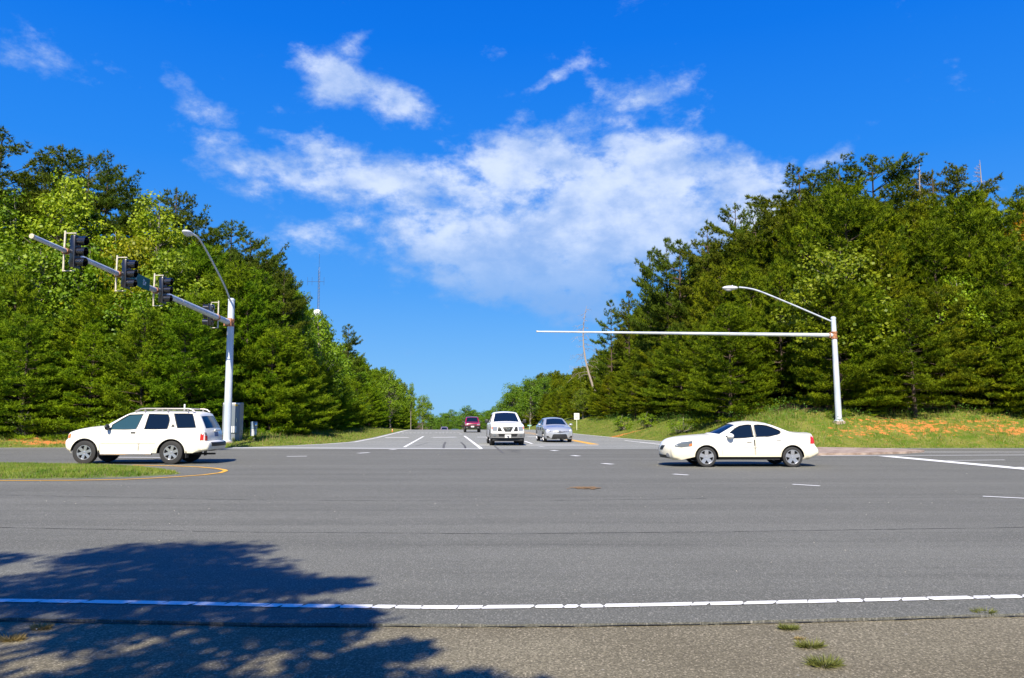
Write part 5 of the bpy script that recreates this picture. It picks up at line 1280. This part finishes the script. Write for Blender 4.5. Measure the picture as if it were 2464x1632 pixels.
# signal heads hang on the left arm
M_SIG = mat('signal_black', (.006, .006, .008), .24, 0, .9, .5); M_SIGB = mat('signal_grey_edge', (.05, .05, .055), .45); M_LR = mat('unlit_red_lens', (.12, .01, .01), .2); M_LY = mat('unlit_yellow_lens', (.14, .08, .01), .2); M_LG = mat('unlit_green_lens', (.01, .09, .05), .2)
def arm_at(y):
    t_ = (y - AA.y) / (BB.y - AA.y); return AA.lerp(BB, t_), .155 + (.07 - .155) * t_
def head(label, y, dz, s):
    c, r = arm_at(y); root = thing('traffic_signal', label, 'traffic signal', (c.x, c.y, c.z + dz), 0, 'signal heads on the left arm')
    X0 = s * .30; W_ = .36; sec = .365
    m_ = MB(); m_.box((X0, 0, 0), (.17, .34, sec * 3), .025)
    for k in (-1, 0, 1): m_.ellip((X0 - s * .085, 0, k * sec), (.07, .15, .15), 14, 8)
    hs = m_.build('housing', M_SIG, root, True)
    MB().box((X0 + s * .088, 0, 0), (.016, .40, sec * 3 + .04), .006).build('back_edge', M_SIGB, root)
    for k, lm in ((1, M_LR), (0, M_LY), (-1, M_LG)):
        m_ = MB(); n = 22; vs = []; fs = []
        for i in range(n + 1):
            a = math.radians(-58 + 296 * i / n); ext = .30 * (1 - .16 * max(0, -math.sin(a)))
            for (rr_, xx) in ((.152, .09), (.158, .09 + ext), (.150, .09 + ext), (.145, .09)): vs.append((X0 + s * xx, rr_ * math.cos(a), k * sec + rr_ * math.sin(a)))
        for i in range(n):
            for j in range(4): fs.append((i * 4 + j, i * 4 + (j + 1) % 4, (i + 1) * 4 + (j + 1) % 4, (i + 1) * 4 + j))
        v_ = m_.add(vs, fs).build('visor', M_SIG, root, True)
        MB().ellip((X0 + s * .11, 0, k * sec), (.03, .14, .14), 18, 8).build('lens', lm, root, True)
    m_ = MB(); m_.tube([(-s * .06, -.0, -.68), (-s * .06, 0, .72)], .034, 10); m_.tube([(-s * .06, 0, .64), (X0 + s * .02, 0, .64), (X0 + s * .02, 0, .54)], .02, 8); m_.tube([(-s * .06, 0, -.66), (X0 + s * .02, 0, -.66), (X0 + s * .02, 0, -.54)], .02, 8)
    m_.build('bracket', M_BRK, root, True)
    m_ = MB(); m_.tube([(-.01, -.07, -dz), (-.01, .07, -dz)], r + .03, 14); m_.build('clamp', M_RUST, root)
    return root
def y_for(u): # where along the arm it is seen at column u
    lo, hi = BB.y, AA.y
    for _ in range(40):
        m = (lo + hi) / 2; c = arm_at(m)[0]
        if 1232 + F * c.x / (m * math.cos(PITCH) + (c.z - CAMZ) * math.sin(PITCH)) < u: lo = m
        else: hi = m
    return lo
head('traffic signal nearest the tip of the left arm', y_for(159), -.02, 1)
head('traffic signal in front of the green name sign', y_for(284), .0, 1)
head('traffic signal third from the arm tip, right of the green sign', y_for(374), .0, 1)
head('traffic signal turned the other way, tucked beside the left pole', y_for(522), .12, -1)
# green street name sign on the arm behind the second head
M_GREEN = mat('sign_green', (.0, .105, .075), .45); M_SW = mat('sign_white', (.80, .80, .78), .5); M_SBK = mat('sign_black', (.02, .02, .02), .5)
def text(body, size, material, parent, loc, rot, name='lettering', ext=.004, sx=1.0):
    cu = bpy.data.curves.new(name, 'FONT'); cu.body = body; cu.size = size; cu.extrude = ext; cu.align_x = 'CENTER'; cu.align_y = 'CENTER'
    tmp = bpy.data.objects.new('tmp', cu); COL.objects.link(tmp); bpy.context.view_layer.update()
    me = bpy.data.meshes.new_from_object(tmp.evaluated_get(bpy.context.evaluated_depsgraph_get())); bpy.data.objects.remove(tmp)
    o = obj(name, me, material, parent); o.location = loc; o.rotation_euler = rot; o.scale = (sx, 1, 1); return o
y0, y1 = y_for(296), y_for(349); c0, _ = arm_at((y0 + y1) / 2)
root = thing('street_name_sign', 'green street name sign on the left arm behind the second signal head', 'sign', (c0.x + .20, c0.y, c0.z + .02))
slope = (arm_at(y1)[0].z - arm_at(y0)[0].z) / (y1 - y0)
root.rotation_euler = (math.atan(slope), 0, 0)
MB().box((0, 0, 0), (.012, (y1 - y0), .50), .004).build('sign_panel', M_GREEN, root)
text('J        Dr', .33, M_SW, root, (.010, .12, 0), (math.radians(90), 0, math.radians(90)), sx=.75)
m_ = MB()
for yy in (-.35, .35): m_.box((-.08, yy, 0), (.14, .04, .06))
m_.build('sign_bracket', M_BRK, root)

# speed limit sign
ysn = 84.0; a_ = P(1388, 1042, ysn); zt = P(1388, 994.5, ysn).z; zb = float(height(a_.x, ysn))
root = thing('speed_limit_sign', 'white speed limit 45 sign on a thin post at the road edge', 'sign', (a_.x, ysn, zb))
hh = zt - zb
MB().box((0, .03, hh / 2), (.06, .04, hh)).build('post', mat('post_pale', (.55, .58, .45), .6), root)
MB().box((0, 0, hh - .34), (.56, .012, .68), .01).build('sign_panel', M_SW, root)
text('SPEED', .13, M_SBK, root, (0, -.012, hh - .12), (math.radians(90), 0, 0)); text('LIMIT', .13, M_SBK, root, (0, -.012, hh - .26), (math.radians(90), 0, 0)); text('45', .34, M_SBK, root, (0, -.012, hh - .48), (math.radians(90), 0, 0))
p = P(1274, 1024, 125); root = thing('road_name_sign', 'tiny green street name blade far down the right verge', 'sign', (p.x, 125, float(height(p.x, 125))))
hh = p.z - float(height(p.x, 125)); MB().box((0, .03, hh / 2), (.06, .05, hh)).build('post', M_ARM, root); MB().box((0, 0, hh), (.62, .02, .17)).build('name_blade', mat('blade_green', (.25, .55, .45), .4), root)
p = P(944, 1038, 86); root = thing('marker_post', 'small orange marker post at the far left road edge', 'post', (p.x, 86, float(height(p.x, 86))))
MB().lathe([(.05, 0), (.05, .32), (0, .34)], 'Z', 10).build('post', mat('orange_plastic', (.85, .16, .04), .5), root); MB().lathe([(.053, .2), (.053, .27)], 'Z', 10).build('reflector', M_PLATE, root)
# controller cabinet beside the left pole
yc = 42.2; a_ = P(553, 1060, yc); b_ = P(575.5, 1060, yc); zb = float(height(b_.x, yc)) - .05; zt = P(570, 969, yc).z; hh = zt - zb
M_CAB = vary(mat('bare_aluminium', (.27, .29, .31), .45, .45), 1.6, (.22, .24, .26), (.32, .34, .36), stretch=(1, 1, .3)); M_CABD = mat('cabinet_door_grey', (.20, .23, .26), .45, .4)
root = thing('controller_cabinet', 'tall grey metal signal cabinet behind the left pole', 'cabinet', (b_.x, yc, zb))
wd = .95; dp = .55
MB().box((-wd / 2, dp / 2, (hh - .42) / 2 + .42), (wd, dp, hh - .42), .02).build('cabinet_body', M_CAB, root)
MB().box((-wd / 2, dp / 2, .21), (wd * .97, dp * .94, .42), .01).build('pedestal', M_CAB, root)
d_ = MB().box((-wd / 2, -.02, (hh - .62) / 2 + .46), (wd * .9, .035, hh - .62), .01).build('door', M_CABD, root)
MB().tube([(-.15, -.07, 1.05), (-.15, -.07, 1.25)], .018, 6).build('handle', M_CHROME, d_)
m_ = MB()
for k in range(7): m_.box((-.82 + k * .105, -.045, .66), (.058, .015, .34))
m_.build('vent_louvre', M_SW, d_)
MB().box((-wd / 2, -.012, hh - .07), (wd * .9, .03, .05)).build('top_strip', M_SW, root); MB().box((-wd / 2, -.012, hh - .20), (wd * .9, .03, .022)).build('top_strip', M_SW, root)
MB().box((-.20, -.03, hh - .135), (.15, .04, .10), .01).build('warning_label', mat('yellow_label', (.9, .5, .03), .5), root)
# meter box
ym = 43.4; a_ = P(611, 1047, ym); zb = float(height(a_.x, ym)); zt = P(611, 1015, ym).z
root = thing('meter_box', 'small grey electric meter box on a short post right of the cabinet', 'meter box', (a_.x, ym, zb)); hh = zt - zb
MB().tube([(0, .08, -.1), (0, .08, hh - .3)], .035, 8).build('post', M_ARM, root)
M_MET = vary(mat('box_grey', (.5, .53, .55), .45, .1), 5, (.45, .48, .5), (.58, .6, .6))
MB().box((-.02, 0, hh - .20), (.33, .18, .40), .015).build('upper_box', mat('meter_blue_grey', (.24, .32, .40), .45, .1), root); MB().box((-.03, 0, hh - .60), (.31, .16, .38), .012).build('lower_box', M_MET, root)
MB().lathe([(0, -.11), (.065, -.10), (.075, -.03), (.075, 0)], 'Y', 18, (.13, -.09, hh - .17)).build('meter_dial', M_CHROME, root)
# radio mast
yt = 165; a_ = P(765, 760, yt); zt = P(765, 636, yt).z; zb = float(height(a_.x, yt))
root = thing('radio_mast', 'thin guyed lattice radio mast above the left tree line', 'mast', (a_.x, yt, zb)); hh = zt - zb
M_MAST = mat('mast_steel', (.10, .11, .13), .5, .4); m_ = MB(); rr = .19
cs = [(rr * math.cos(a), rr * math.sin(a)) for a in (.3, 2.4, 4.5)]
for c in cs: m_.tube([(c[0], c[1], 0), (c[0], c[1], hh - 1.5)], .045, 4)
n = int(hh / .7)
for k in range(n):
    for i in range(3):
        a, b = cs[i], cs[(i + 1) % 3]; m_.tube([(a[0], a[1], k * .7), (b[0], b[1], (k + 1) * .7)], .018, 3, False)
m_.build('lattice', M_MAST, root)
m_ = MB(); m_.tube([(0, 0, hh - 1.5), (0, 0, hh + 2.2)], .03, 4)
for dz, wd_ in ((2.6, 3.2), (9.8, 2.6)):
    m_.tube([(-wd_ * .75, 0, hh - dz - 1.2), (wd_ * .35, 0, hh - dz - 1.2)], .03, 4)
    for q in (-.75, -.45, .35): m_.tube([(wd_ * q, 0, hh - dz - 2.0), (wd_ * q, 0, hh - dz - .2)], .025, 4)
m_.tube([(-1.3, 0, 4), (-1.3, 0, hh - 11)], .012, 3); m_.build('antenna', M_MAST, root)
zd = P(763, 756, yt).z - zb
MB().lathe([(0, -.35), (.6, -.3), (.95, -.1), (1.0, .3), (0, .35)], 'Y', 20, (-.1, -.5, zd)).build('dish', mat('dish_white', (.75, .76, .78), .5), root, True)
